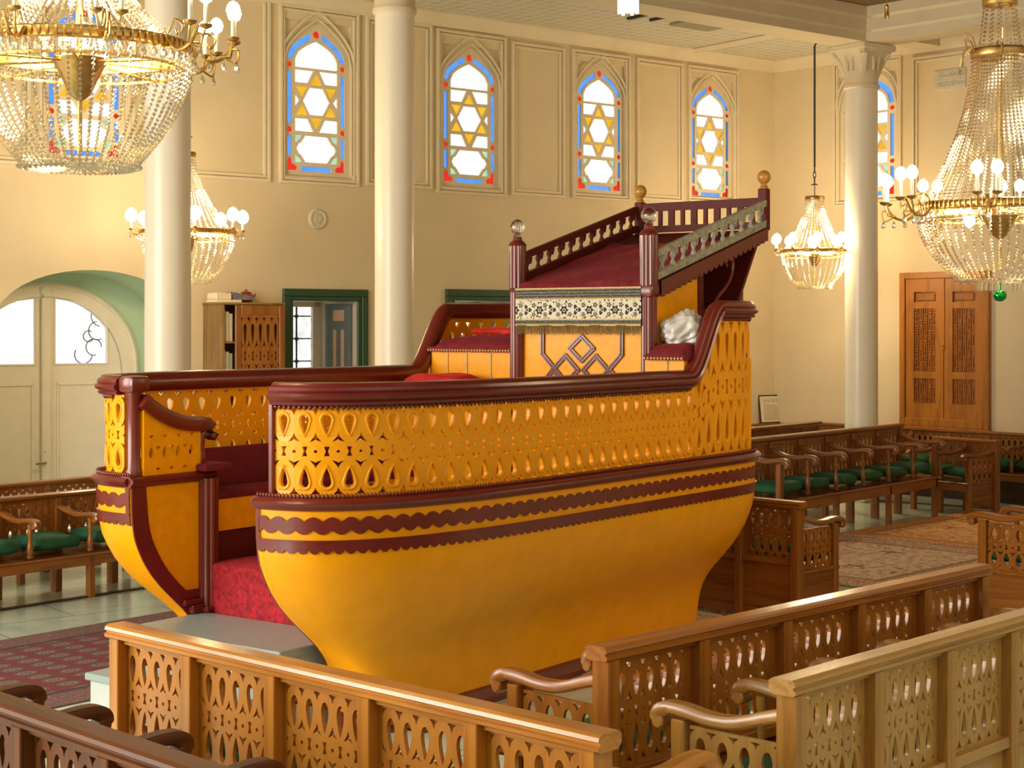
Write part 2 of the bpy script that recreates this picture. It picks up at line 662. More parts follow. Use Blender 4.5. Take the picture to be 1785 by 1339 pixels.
# ------------------------------------------------------------------ fretwork shared by the ship, the benches and the cabinet
def drop(cx, zt, zp, r, n=12, k=1.15):
    """teardrop: round end at zt, point at zp (either may be the upper one)"""
    s = 1 if zp > zt else -1
    cz = zt + s * r * k
    pts = []
    for i in range(n + 1):
        a = pi * (1.12 * i / n - .06)
        pts.append((cx + r * cos(a), cz - s * r * k * sin(a)))
    pts.append((cx - r * .74, cz + (zp - cz) * .45))
    pts.append((cx - r * .36, cz + (zp - cz) * .78))
    pts.append((cx, zp))
    pts.append((cx + r * .36, cz + (zp - cz) * .78))
    pts.append((cx + r * .74, cz + (zp - cz) * .45))
    return pts


def fret_tile(P, H, unit=False, dl=.24, k=1.3, r=.235):
    """one period of the pierced pattern: drops in the middle, half motifs on both borders"""
    hx = lambda f: f * P
    z = lambda f: f * H
    left = [(0, 0), (0, z(.035)), (hx(.24), z(.035)), (hx(.07), z(.075)), (0, z(.115)),
            (0, z(.315)), (hx(.06), z(.345)), (hx(.28), z(.405)), (hx(.1), z(.392)), (0, z(.378)),
            (0, z(.478)), (hx(.075), z(.485)), (hx(.075), z(.508)), (0, z(.515)),
            (0, z(.628)), (hx(.1), z(.612)), (hx(.28), z(.597)), (hx(.06), z(.66)), (0, z(.70)),
            (0, z(.885)), (hx(.07), z(.925)), (hx(.24), z(.962)), (0, z(.962)), (0, z(1))]
    right = [(P - x, zz) for x, zz in reversed(left)]
    outer = right[::-1] + left[::-1]          # up the right border, down the left
    holes = [drop(P / 2, z(.112), z(.112 + dl), r * P, 12, k), drop(P / 2, z(.888), z(.888 - dl), r * P, 12, k)]
    a, b = .05 * P, .13 * P
    holes.append([(P / 2 - a, z(.497)), (P / 2 - b, z(.445)), (P / 2 + b, z(.445)), (P / 2 + a, z(.497)), (P / 2 + b, z(.55)), (P / 2 - b, z(.55))])
    if unit:
        outer = [(x, q / H) for x, q in outer]
        holes = [[(x, q / H) for x, q in h] for h in holes]
    return outer, holes


_cache = {}


def fret_panel_mesh(w, h, n, th, mat, border=.0, bx=None, k=1.9):
    bx = border if bx is None else bx
    """flat pierced panel standing in x, z, origin at lower left"""
    key = ('fret', round(w, 4), round(h, 4), n, th, mat.name, border, bx, k)
    if key in _cache:
        return _cache[key]
    bm = BM()
    P = (w - 2 * bx) / n
    H = h - 2 * border
    o, hl = fret_tile(P, H, False, .27, k)
    for i in range(n):
        plate(bm, o, hl, th, lambda x, z, d, i=i: Vector((bx + i * P + x, d, border + z)))
    if bx:
        box(bm, 0, bx, 0, th, 0, h)
        box(bm, w - bx, w, 0, th, 0, h)
    if border:
        box(bm, border, w - border, 0, th, 0, border)
        box(bm, border, w - border, 0, th, h - border, h)
    bmesh.ops.remove_doubles(bm, verts=bm.verts, dist=1e-5)
    bmesh.ops.recalc_face_normals(bm, faces=bm.faces)
    me = bpy.data.meshes.new('carved_panel')
    bm.to_mesh(me)
    bm.free()
    me.materials.append(mat)
    _cache[key] = me
    return me
# ================================================================== THE ROOM
class Wall:
    def __init__(s, origin, r):
        s.o = Vector((origin[0], origin[1], 0))
        s.r = Vector((r[0], r[1], 0)).normalized()
        s.n = Vector((-s.r.y, s.r.x, 0))            # into the wall, away from the room
        s.a = atan2(s.r.y, s.r.x)

    def px(s, px, py, depth=0.0):
        """local x along the wall and height of what a pixel shows on it (depth behind its face)"""
        d = ray(px, py)
        o = Vector((0, 0, CAMZ))
        t = (s.o + s.n * depth - o).dot(s.n) / d.dot(s.n)
        p = o + d * t
        return (p - s.o).dot(s.r), p.z

    def w(s, x, y, z):
        return s.o + s.r * x + s.n * y + Vector((0, 0, z))


CORNER = ((1350 - CXP) / FL * 23.0, 23.0)
WB = Wall(CORNER, (.790, .613))            # the long wall with four windows
WR = Wall(CORNER, (.693, -.7205))          # the wall with the wooden door
CEIL = 5.96


def wallobj(name, bm, mat, wall, smooth=None):
    return finish(name, bm, mat, None, smooth, loc=wall.o, rotz=wall.a)


# ---- stained glass windows -------------------------------------------------
def circle(cx, cy, rx, ry, n=14):
    return [(cx + rx * cos(2 * pi * i / n), cy + ry * sin(2 * pi * i / n)) for i in range(n)]


def arch_pts(xl, xr, zs, za, n=8, round_top=False):
    """points of a pointed (or round) arch from right spring to left spring"""
    cx = (xl + xr) / 2
    out = []
    hw = (xr - xl) / 2
    for i in range(2 * n + 1):
        t = -1 + i / n
        x = cx - t * hw
        q = abs(t)
        if round_top:
            z = zs + (za - zs) * sqrt(max(0, 1 - q * q))
        else:
            kk = 3.0
            z = zs + (za - zs) * sqrt(max(0, 1 - ((q + kk) / (1 + kk)) ** 2)) / sqrt(1 - (kk / (1 + kk)) ** 2)
            z = z * .82 + (zs + (za - zs) * (1 - q)) * .18
        out.append((x, z))
    return out


def window_holes(rt=False):
    H = []
    # (colour, polygon) in 0..1 across, 0..1 up
    H.append(('g_white', [(.145, .735), (.855, .735)] + arch_pts(.145, .855, .79, .925, 8, rt)))
    # arched blue bands
    def band(side):
        o = arch_pts(.015, .985, .80, 1.0, 10, rt)
        i_ = arch_pts(.10, .90, .79, .955, 10, rt)
        if side < 0:
            seg_o, seg_i = o[12:], i_[12:]
        else:
            seg_o, seg_i = o[:9], i_[:9]
        return seg_o + seg_i[::-1]
    H.append(('g_blue', band(-1)))
    H.append(('g_blue', band(1)))
    H.append(('g_red', circle(.5, .972, .055, .026)))
    for sx in (0, 1):
        f = (lambda x: 1 - x) if sx else (lambda x: x)
        H.append(('g_blue', [(f(.018), .345), (f(.088), .345), (f(.088), .70), (f(.018), .70)]))
        H.append(('g_blue', [(f(.018), .125), (f(.088), .125), (f(.088), .258), (f(.018), .258)]))
        H.append(('g_red', circle(f(.052), .75, .043, .019)))
        H.append(('g_red', circle(f(.052), .302, .043, .019)))
        H.append(('g_red', [(f(.02), .022), (f(.17), .022), (f(.185), .045), (f(.13), .066), (f(.10), .062), (f(.088), .10), (f(.045), .108), (f(.02), .09)]))
    H.append(('g_blue', [(.25, .018), (.75, .018), (.75, .052), (.25, .052)]))
    # star block: the bars of two triangles
    x0, x1, z0, z1 = .145, .855, .285, .725
    A = [(.5, .735), (.118, .400), (.882, .400)]     # up
    B = [(.5, .275), (.118, .612), (.882, .612)]     # down
    t = .026                                          # half bar, across
    tz = .012

    def tri(cx, cz, hw, hh, up):
        s = 1 if up else -1
        return [(cx - hw, cz - s * hh), (cx + hw, cz - s * hh), (cx, cz + s * hh)]
    H.append(('g_white', [(.5 - .225, .506), (.5 - .112, .600), (.5 + .112, .600), (.5 + .225, .506), (.5 + .112, .412), (.5 - .112, .412)]))
    H.append(('g_yellow', tri(.5, .662, .098, .042, True)))
    H.append(('g_yellow', tri(.5, .350, .098, .042, False)))
    for sx in (0, 1):
        f = (lambda x: 1 - x) if sx else (lambda x: x)
        H.append(('g_yellow', tri(f(.258), .566, .098, .040, False)))
        H.append(('g_yellow', tri(f(.258), .446, .098, .040, True)))
        H.append(('g_white', [(f(x0), .630), (f(.355), .630), (f(.452), .718), (f(x0), .718)]))
        H.append(('g_white', [(f(x0), .382), (f(.355), .382), (f(.452), .294), (f(x0), .294)]))
        H.append(('g_white', [(f(x0), .552), (f(x0), .460), (f(.215), .506)]))
        # lower block corners
        H.append(('g_green', [(f(.145), .268), (f(.265), .268), (f(.215), .232), (f(.185), .225), (f(.145), .198)]))
        H.append(('g_green', [(f(.145), .078), (f(.265), .078), (f(.215), .114), (f(.185), .121), (f(.145), .148)]))
    H.append(('g_white', [(.165, .173), (.205, .207), (.24, .214), (.315, .265), (.685, .265), (.76, .214), (.795, .207), (.835, .173),
                          (.795, .139), (.76, .132), (.685, .081), (.315, .081), (.24, .132), (.205, .139)]))
    return H


def moulding_frame(bm, x0, x1, z0, z1, w=.05, p=.036):
    """double raised strip round a rectangle on the wall face (y = 0 is the face, room is -y)"""
    for q, ww, pp in ((0, w * .45, p), (w * .58, w * .38, p * .6)):
        a0, a1, b0, b1 = x0 + q, x1 - q, z0 + q, z1 - q
        box(bm, a0, a1, -pp, 0.02, b1 - ww, b1, .004)
        box(bm, a0, a1, -pp, 0.02, b0, b0 + ww, .004)
        box(bm, a0, a0 + ww, -pp, 0.02, b0 + ww, b1 - ww, .004)
        box(bm, a1 - ww, a1, -pp, 0.02, b0 + ww, b1 - ww, .004)


wall_holes = {'B': [], 'R': []}
n_trim = 0


def stained_window(wall, key, idx, box_px, frame_px, rt=False, desc=''):
    xl, xr, yt, yb = box_px
    ym = (yt + yb) / 2
    x0, _ = wall.px(xl, ym)
    x1, _ = wall.px(xr, ym)
    xm = (xl + xr) / 2
    _, z1 = wall.px(xm, yt)
    _, z0 = wall.px(xm, yb)
    W, Hh = x1 - x0, z1 - z0
    holes = window_holes(rt)
    f = lambda p: (x0 + p[0] * W, z0 + p[1] * Hh)
    ox0, ox1, oz0, oz1 = x0 - .06 * W, x1 + .06 * W, z0 - .03 * Hh, z1 + .055 * Hh
    wall_holes[key].append([(ox0, oz0), (ox1, oz0), (ox1, oz1), (ox0, oz1)])
    root = bpy.data.objects.new('window_%d' % idx, None)
    COL.objects.link(root)
    root.location = wall.o
    root.rotation_euler = (0, 0, wall.a)
    struct(root, desc)
    root['category'] = 'window'
    bm = BM()
    plate(bm, [(ox0, oz0), (ox1, oz0), (ox1, oz1), (ox0, oz1)], [[f(p) for p in h] for _, h in holes], .022,
          lambda x, z, d: Vector((x, d + .035, z)))
    finish('plaster_tracery', bm, M['moulding'], root)
    for colname, lab in (('g_white', 'clear_glass'), ('g_blue', 'blue_glass'), ('g_red', 'red_glass'), ('g_yellow', 'amber_glass'), ('g_green', 'pale_green_glass')):
        bm = BM()
        for c, h in holes:
            if c == colname:
                plate(bm, [f(p) for p in h], [], 0, lambda x, z, d: Vector((x, .054, z)))
        finish(lab, bm, M[colname], root, recalc=False)
    # surrounding mouldings
    fl, fr, ft, fb = frame_px
    fx0, _ = wall.px(fl, ym)
    fx1, _ = wall.px(fr, ym)
    _, fz1 = wall.px((fl + fr) / 2, ft)
    _, fz0 = wall.px((fl + fr) / 2, fb)
    bm = BM()
    moulding_frame(bm, fx0, fx1, fz0, fz1, .075, .04)
    cx = (x0 + x1) / 2
    for k, (g, rr) in enumerate(((.11, .017), (.055, .012))):
        hw = W / 2 + g * W * 1.25
        pts = arch_pts(cx - hw, cx + hw, z0 + .76 * Hh, z0 + (1.02 + g * 1.05) * Hh, 10, rt)
        path = [(cx + hw, z0 + .0 * Hh)] + pts + [(cx - hw, z0 + .0 * Hh)]
        tube(bm, [(x, -.004, z) for x, z in path], rr, 6)
        tube(bm, [(cx - hw, -.004, z0 - .03 * Hh + .0), (cx + hw, -.004, z0 - .03 * Hh)], rr, 6)
    finish('moulded_surround', bm, M['moulding'], root)
    return root


stained_window(WB, 'B', 1, (85, 212, 15, 276), (66, 233, -28, 292), desc='tall stained glass window seen through the big chandelier at upper left')
stained_window(WB, 'B', 2, (502, 605.5, 53, 304), (486, 624, 15, 323), desc='stained glass window between the two left columns')
stained_window(WB, 'B', 3, (775, 866.5, 94, 323), (760, 881, 58, 340), desc='stained glass window just right of the middle column')
stained_window(WB, 'B', 4, (1009, 1085.5, 122, 335), (997, 1097, 92, 349), desc='stained glass window above the canopy post with a wooden ball')
stained_window(WB, 'B', 5, (1208, 1274, 149, 346), (1198, 1285, 119, 354), desc='stained glass window nearest the room corner, above the sloping railing')
stained_window(WR, 'R', 6, (1468, 1557.5, 140, 345), (1454, 1573, 104, 358), True, desc='round topped stained glass window half hidden behind the right column')
stained_window(WR, 'R', 7, (1779, 1870, 118, 352), (1764, 1886, 76, 366), True, desc='stained glass window at the right edge behind the large chandelier')


def panel_trim(wall, px_box, desc):
    global n_trim
    n_trim += 1
    xl, xr, yt, yb = px_box
    ym = (yt + yb) / 2
    x0, _ = wall.px(xl, ym)
    x1, _ = wall.px(xr, ym)
    xm = (xl + xr) / 2
    _, z1 = wall.px(xm, yt)
    _, z0 = wall.px(xm, yb)
    bm = BM()
    moulding_frame(bm, x0, x1, z0, z1, .085, .036)
    struct(wallobj('trim_%d' % n_trim, bm, M['moulding'], wall), desc)


panel_trim(WB, (-110, 52, -40, 284), 'moulded wall panel frame left of the chandelier')
panel_trim(WB, (268, 470, -20, 312), 'moulded wall panel frame behind the left column')
panel_trim(WB, (637, 752, 36, 327), 'moulded wall panel frame behind the middle column')
panel_trim(WB, (891, 983, 78, 343), 'moulded wall panel frame between the second and third windows')
panel_trim(WB, (1109, 1189, 106, 351), 'moulded wall panel frame left of the corner window')
panel_trim(WR, (1591, 1745, 90, 342), 'moulded wall panel frame around the plaster plaque')

# ---- openings in the long wall ---------------------------------------------
NICHE_D = .80
niches = []


def niche_px(x0p, x1p, ytop, frame):
    a, zt = WB.px(x0p, ytop)
    b, _ = WB.px(x1p, ytop)
    return a, b, zt


for (fx0, fx1, fy) in ((492, 640, 503), (776, 917, 504), (1146, 1293, 505)):
    a, zt = WB.px(fx0, fy)
    b, _ = WB.px(fx1, fy)
    niches.append((a, b, zt))
FR = .135
for a, b, zt in niches:
    wall_holes['B'].append([(a + FR, .35), (b - FR, .35), (b - FR, zt - FR), (a + FR, zt - FR)])

# arched doorway alcove
AX0, _ = WB.px(-14, 560)
AX1, _ = WB.px(326, 560)
_, AZT = WB.px(155, 470.5)
_, AZS = WB.px(0, 575)
ALC_D = .72


def arc_in(x0, x1, zs, zt):
    return alcove_outline(x0, x1, zs, zt)[2:][::-1]


def alcove_outline(x0, x1, zs, zt, n=20):
    cx, hw = (x0 + x1) / 2, (x1 - x0) / 2
    pts = []
    for i in range(n + 1):
        a = pi * i / n
        pts.append((cx + hw * cos(a), zs + (zt - zs) * sin(a) ** .92))
    return [(x0, 0.0), (x1, 0.0)] + pts


alc = alcove_outline(AX0, AX1, AZS, AZT)
wall_holes['B'].append(alc)

XL = -15.7
bm = BM()
outer = [(XL, 0), (AX0 - 1e-3, 0)] + [(.15, 0), (.15, CEIL), (XL, CEIL)]
# the alcove reaches the floor: run the outline round it
arc = alc[2:][::-1]
outer = [(XL, 0), (AX0, 0)] + arc + [(AX1, 0), (.35, 0), (.35, CEIL), (XL, CEIL)]
plate(bm, outer, [h for h in wall_holes['B'] if h is not alc], .14)
struct(wallobj('wall_back', bm, M['plaster'], WB))
bm = BM()
plate(bm, [(-.35, 0), (5.6, 0), (5.6, CEIL), (-.35, CEIL)], wall_holes['R'], .14)
struct(wallobj('wall_right', bm, M['plaster'], WR))

# green framed window recesses with barred casement and folding shutter
for i, (a, b, zt) in enumerate(niches):
    root = bpy.data.objects.new('window_%d' % (8 + i), None)
    COL.objects.link(root)
    root.location = WB.o
    root.rotation_euler = (0, 0, WB.a)
    struct(root, ['green framed window recess beside the wooden cabinet', 'green framed window recess right of the middle column',
                  'green framed window recess peeping out behind the canopy'][i])
    root['category'] = 'window'
    bm = BM()
    f = FR
    for q, (y0, y1, ins) in enumerate(((-.035, .02, 0), (-.015, .03, f * .62))):
        ww = f * .62 if q == 0 else f * .38
        x0, x1, z1, z0 = a + ins, b - ins, zt - ins, .25 + ins
        box(bm, x0, x1, y0, y1, z1 - ww, z1, .006)
        box(bm, x0, x1, y0, y1, z0, z0 + ww, .006)
        box(bm, x0, x0 + ww, y0, y1, z0 + ww, z1 - ww, .006)
        box(bm, x1 - ww, x1, y0, y1, z0 + ww, z1 - ww, .006)
    finish('window_frame', bm, M['frame_green'], root)
    # reveal
    ia, ib, it = a + f, b - f, zt - f
    bm = BM()
    box(bm, ia - .05, ia, .02, NICHE_D, .3, it + .05)
    box(bm, ib, ib + .05, .02, NICHE_D, .3, it + .05)
    box(bm, ia, ib, .02, NICHE_D, it, it + .05)
    box(bm, ia, ib, .02, NICHE_D, .30, .35)
    finish('reveal', bm, M['white'], root)
    # casement at the outer face: wide post at right
    bm = BM()
    y = NICHE_D
    cz0 = .38
    cas1 = ib - .07
    box(bm, ia, cas1 + .05, y, y + .05, it - .06, it + .05)
    box(bm, ia, cas1, y, y + .05, .33, .40)
    box(bm, ia - .02, ia + .015, y, y + .05, .33, it)
    box(bm, cas1 - .05, ib + .02, y, y + .05, .33, it)
    mid = (ia + cas1) / 2
    box(bm, mid - .03, mid + .03, y, y + .055, .38, it)
    box(bm, ia, cas1, y - .005, y + .05, it - .86, it - .80)
    finish('casement', bm, M['white'], root)
    bm = BM()
    for xx in (.25, .75):
        for half in (0, 1):
            xa = ia + .05 if half == 0 else mid + .04
            xb = mid - .04 if half == 0 else cas1 - .07
            xx2 = xa + (xb - xa) * .5
            if xx < .5:
                tube(bm, [(xx2, y + .11, .36), (xx2, y + .11, it)], .011, 6)
    for k in range(8):
        zz = it - .17 - k * .27
        tube(bm, [(ia, y + .11, zz), (cas1, y + .11, zz)], .009, 6)
        for xa, xb in ((ia + .05, mid - .04), (mid + .04, cas1 - .07)):
            sphere(bm, ((xa + xb) / 2, y + .11, zz), .026, 8, 6)
    finish('iron_bars', bm, M['iron'], root)
    bm = BM()
    box(bm, ia, cas1, y + .02, y + .024, .38, it - .05)
    finish('glass', bm, M['g_white'], root)
    # shutter leaf folded back into the recess
    sh = BM()
    sw, sh_t = .33, .035
    th = radians(62)
    Mx = Matrix.Translation((ib - .015, .10, 0)) @ Matrix.Rotation(pi - th, 4, 'Z')
    zb, ztop = .36, it - .03
    box(sh, 0, sw, -sh_t / 2, sh_t / 2, zb, ztop, .004, 0, Mx)
    for (xa, xb, za, zbb) in ((.09, sw - .09, ztop - .20, ztop - .07), (.09, sw / 2 - .03, ztop - .78, ztop - .30), (sw / 2 + .03, sw - .09, ztop - .78, ztop - .30),
                              (.09, sw - .09, ztop - 1.1, ztop - .90), (.09, sw - .09, ztop - 1.75, ztop - 1.2)):
        box(sh, xa, xb, -sh_t / 2 - .006, sh_t / 2 + .006, za, zbb, .004, 1, Mx)
    Mx2 = Matrix.Translation((ib - .012, .03, 0)) @ Matrix.Rotation(pi / 2 + .25, 4, 'Z')
    box(sh, .10, .48, -.012, .012, zb, ztop, .004, 0, Mx2)
    finish('shutter', sh, [M['shutter'], M['shutter_panel']], root)

# ---- arched entrance door set back in its alcove ----------------------------
bm = BM()
out2 = alc
ring0 = [WB_p for WB_p in alc]
pts = [(AX1, 0.0)] + alc[2:] + [(AX0, 0.0)]
# splayed soffit: slightly narrower at the door
ccx = (AX0 + AX1) / 2
prev = None
for (x, z) in pts:
    v0 = bm.verts.new((x, 0, z))
    v1 = bm.verts.new((ccx + (x - ccx) * .985, ALC_D, z * .995))
    v2 = bm.verts.new((ccx + (x - ccx) * 1.03, ALC_D, z * 1.01))
    v3 = bm.verts.new((ccx + (x - ccx) * 1.03 + .0, .06, z * 1.012))
    if prev:
        bm.faces.new((prev[0], v0, v1, prev[1]))
        bm.faces.new((prev[1], v1, v2, prev[2]))
        bm.faces.new((prev[2], v2, v3, prev[3]))
    prev = (v0, v1, v2, v3)
struct(wallobj('trim_20', bm, M['alcove'], WB, 40), 'sea green reveal of the arched doorway')

dcx, _ = WB.px(80, 620, ALC_D)
dxr, _ = WB.px(236, 660, ALC_D)
_, dzt = WB.px(80, 497, ALC_D)
_, dzs = WB.px(236, 640, ALC_D)
DW = dxr - dcx
_, dgb = WB.px(190, 634, ALC_D)         # glass bottom
_, dgt = WB.px(95, 521, ALC_D)
gx0, _ = WB.px(97, 630, ALC_D)
gx1, _ = WB.px(189, 630, ALC_D)
droot = bpy.data.objects.new('door_1', None)
COL.objects.link(droot)
droot.location = WB.o
droot.rotation_euler = (0, 0, WB.a)
struct(droot, 'white arched double door with two glazed quadrants at left')
droot['category'] = 'door'
bm = BM()
fo = alcove_outline(dcx - DW - .9, dcx + DW + 1.3, 1.2, AZT + .5)
din = alcove_outline(dcx - DW + .14, dcx + DW - .14, dzs - .12, dzt - .12)
dou = alcove_outline(dcx - DW - .03, dcx + DW + .03, dzs, dzt + .03)
fo = [(dcx - DW - .03, 0), (dcx - DW + .14, 0)] + din[2:][::-1] + [(dcx + DW - .14, 0), (dcx + DW + .03, 0)] + dou[2:]
plate(bm, fo, [], .08, lambda x, z, d: Vector((x, ALC_D + d, z)))
bk = BM()
fo = [(dcx - DW - .9, 0), (dcx - DW, 0)] + arc_in(dcx - DW, dcx + DW, dzs, dzt) + [(dcx + DW, 0), (dcx + DW + .75, 0), (dcx + DW + .75, AZT + .4), (dcx - DW - .9, AZT + .4)]
plate(bk, fo, [], .05, lambda x, z, d: Vector((x, ALC_D + .03 + d, z)))
struct(wallobj('trim_27', bk, M['alcove'], WB), 'sea green back of the doorway alcove')
# arched architrave bead
arcp = alcove_outline(dcx - DW, dcx + DW, dzs, dzt)
tube(bm, [(x, ALC_D - .005, z) for x, z in [(dcx + DW, 0)] + arcp[2:] + [(dcx - DW, 0)]], .018, 6)
finish('door_frame', bm, M['white'], droot)
lf = []
gxa = gx0 - dcx
for sgn in (-1, 1):
    bm = BM()
    f = lambda x: dcx + sgn * x
    hw = DW - .15
    arcq = []
    for i in range(13):
        a = pi / 2 * i / 12
        arcq.append((hw * cos(a), (dzs - .12) + (dzt - dzs) * sin(a) ** .92))
    outl = [(0.006, .02), (hw, .02)] + arcq[:-1] + [(0.006, dzt - .12)]
    gw = gx1 - dcx
    garc = []
    for i in range(11):
        a = pi / 2 * i / 10
        xx = gxa + (gw - gxa + .0) * cos(a)
        zz = dgb + .30 + (dgt - dgb - .30) * sin(a) ** .8
        garc.append((xx, zz))
    hole = [(gxa, dgb), (gw, dgb)] + garc
    o2 = [(f(x), z) for x, z in outl]
    h2 = [(f(x), z) for x, z in hole]
    plate(bm, o2, [h2], .05, lambda x, z, d: Vector((x, ALC_D + .03 + d, z)))
    # sunk panel frame below the glass
    for (pa, pb, za, zb) in ((gxa + .02, gw, .25, dgb - .20),):
        for q in ((pa, pb, zb - .025, zb), (pa, pb, za, za + .025), (pa, pa + .025, za, zb), (pb - .025, pb, za, zb)):
            xs = sorted((f(q[0]), f(q[1])))
            box(bm, xs[0], xs[1], ALC_D + .015, ALC_D + .035, q[2], q[3], .004)
    tube(bm, [(x, ALC_D + .028, z) for x, z in h2 + [h2[0]]], .012, 6)
    leaf = finish('door_leaf', bm, M['white'], droot)
    bm = BM()
    plate(bm, h2, [], 0, lambda x, z, d: Vector((x, ALC_D + .055, z)))
    finish('glass', bm, M['g_white'], leaf, recalc=False)
    if sgn == 1:
        bm = BM()
        # scrolling ironwork outside the glass
        for (cx, cz, r, a0, a1) in ((gw - .10, dgb + .18, .09, 0, 5), (gw - .22, dgb + .10, .10, 2.6, 6.2), (gw - .06, dgb + .36, .10, 1.6, 5.2), (gw - .16, dgb + .30, .06, 1, 5.6), (gw - .02, dgb + .52, .11, 2.2, 4.6)):
            tube(bm, [(f(cx + r * cos(a0 + (a1 - a0) * k / 16)), ALC_D + .16, cz + r * sin(a0 + (a1 - a0) * k / 16)) for k in range(17)], .006, 6)
        finish('iron_scrollwork', bm, M['iron'], droot)
bm = BM()
hx, hz = WB.px(77, 815, ALC_D)
box(bm, hx - .022, hx + .022, ALC_D + .0, ALC_D + .03, hz - .13, hz + .16, .006)
tube(bm, [(hx, ALC_D + .02, hz + .05), (hx, ALC_D - .05, hz + .05), (hx - .11, ALC_D - .055, hz + .045)], .012, 7)
sphere(bm, (hx, ALC_D - .005, hz + .17), .02, 8, 6)
finish('door_handle', bm, M['handle'], droot, 40)
bm = BM()
box(bm, dcx - .05, dcx + .05, ALC_D - .02, ALC_D + .03, .02, dzt - .13, .01)
lathe(bm, [(.001, -.02), (.05, -.012), (.07, 0), (.05, .012), (.001, .02)], 10, (dcx, ALC_D - .01, dzt - .06), 'y')
finish('door_mullion', bm, M['white'], droot)

# ---- wooden double door in the right wall -----------------------------------
r2 = bpy.data.objects.new('door_2', None)
COL.objects.link(r2)
r2.location = WR.o
r2.rotation_euler = (0, 0, WR.a)
struct(r2, 'reddish wooden double door with strapwork panels on the right wall')
r2['category'] = 'door'
a, zt = WR.px(1572, 476)
b, _ = WR.px(1728, 600)
_, zb = WR.px(1650, 745)
fw = .085
bm = BM()
box(bm, a, a + fw, -.07, .03, zb, zt, .008)
box(bm, b - fw, b, -.07, .03, zb, zt, .008)
box(bm, a + fw, b - fw, -.07, .03, zt - fw, zt, .008)
box(bm, a + fw, b - fw, -.07, .03, zb, zb + .11, .008)
box(bm, a - .02, b + .02, -.09, .03, zb - .06, zb, .008)
finish('door_frame', bm, M['door_wood'], r2)
mid = (a + b) / 2
T = zt - fw
Bz = zb + .11
Hd = T - Bz
for s in (0, 1):
    x0, x1 = (a + fw, mid) if s == 0 else (mid, b - fw)
    x0 += .006
    x1 -= .006
    w = x1 - x0
    pr = [(.22, .80, .83, .905), (.22, .80, .335, .785), (.22, .80, .11, .285)]
    bm = BM()
    holes = [[(x0 + w * p[0], Bz + Hd * p[2]), (x0 + w * p[1], Bz + Hd * p[2]), (x0 + w * p[1], Bz + Hd * p[3]), (x0 + w * p[0], Bz + Hd * p[3])] for p in pr]
    plate(bm, [(x0, Bz), (x1, Bz), (x1, T), (x0, T)], holes, .045, lambda x, z, d: Vector((x, d - .045, z)))
    box(bm, x0 + .01, x1 - .01, -.012, .0, Bz + .01, T - .01)
    leaf = finish('door_leaf', bm, M['door_wood'], r2)
    bm = BM()
    p = pr[0]
    box(bm, x0 + w * p[0] + .02, x0 + w * p[1] - .02, -.03, -.012, Bz + Hd * p[2] + .02, Bz + Hd * p[3] - .02, .008)
    for p, nz in ((pr[1], 12), (pr[2], 5)):
        # basket weave of raised bars
        xa, xb, za, zb2 = x0 + w * p[0], x0 + w * p[1], Bz + Hd * p[2], Bz + Hd * p[3]
        nx = 5
        dx, dz = (xb - xa) / nx, (zb2 - za) / nz
        g = .005
        for i in range(nx):
            for k in range(nz):
                xx, zz = xa + i * dx, za + k * dz
                if (i + k * 3) % 4 < 2:
                    for q in range(2):
                        box(bm, xx + g, xx + dx - g, -.032, -.012, zz + q * dz / 2 + g, zz + (q + 1) * dz / 2 - g, .003)
                else:
                    for q in range(2):
                        box(bm, xx + q * dx / 2 + g, xx + (q + 1) * dx / 2 - g, -.030, -.012, zz + g, zz + dz - g, .003)
    finish('strapwork_panel', bm, M['door_inlay'], leaf)
bm = BM()
box(bm, mid - .018, mid + .018, -.06, -.03, Bz + .9, T, .005)
tube(bm, [(mid + .01, -.05, Bz + Hd * .52), (mid + .01, -.085, Bz + Hd * .52), (mid - .03, -.09, Bz + Hd * .52)], .008, 6)
finish('door_handle', bm, M['door_wood'], r2)

# ---- ceiling, cornice, beams, columns ---------------------------------------
bm = BM()
P0, P1 = WB.w(XL - 1.5, .3, 0), WB.w(.4, .3, 0)
Q = WR.w(5.6, .3, 0)
din_ = -WB.n
colR = at(1503, 872, 0)
colR = Vector((colR.x, colR.y, 0))
# row of columns runs parallel to the long wall
dRow = Vector((-.790, -.613, 0))
zM = colR.y * (4500 - 1503) / (4500 - 688)
colM = Vector(((688 - CXP) / FL * 15.75, 15.75, 0))
colL = Vector(((292.5 - CXP) / FL * 14.2, 14.2, 0))
BZ0 = CAMZ + (HYP - 80) / FL * colR.y            # beam underside
BZ1 = BZ0 + .42
# aisle ceiling over everything, white tiled
def slab(name, pts, z, th, mat, rotz=0.0):
    bm = BM()
    c = sum((Vector((p[0], p[1], 0)) for p in pts), Vector()) / len(pts)
    Rm = Matrix.Rotation(-rotz, 3, 'Z')
    q = [Rm @ (Vector((p[0], p[1], 0)) - c) for p in pts]
    lo = [bm.verts.new((p.x, p.y, 0)) for p in q]
    hi = [bm.verts.new((p.x, p.y, th)) for p in q]
    bm.faces.new(lo)
    bm.faces.new(hi[::-1])
    n = len(q)
    for i in range(n):
        bm.faces.new((lo[i], lo[(i + 1) % n], hi[(i + 1) % n], hi[i]))
    return finish(name, bm, mat, None, loc=(c.x, c.y, z), rotz=rotz)


rowdir = (colR - colM).normalized()
ydir = Vector((.693, -.7205, 0))
far_row = colR - rowdir * 17.5
b1, b2 = colR + rowdir * 3.2, colR - rowdir * 17.5
wl, wr_ = WB.w(XL - 1.5, .1, 0), WB.w(.3, .1, 0)
struct(slab('ceiling', [wl, wr_, WR.w(5.6, .1, 0), colR + ydir * 4.2, colR, far_row], CEIL, .1, M['tile_ceiling'], WB.a), 'white tiled ceiling over the aisle')
bm = BM()


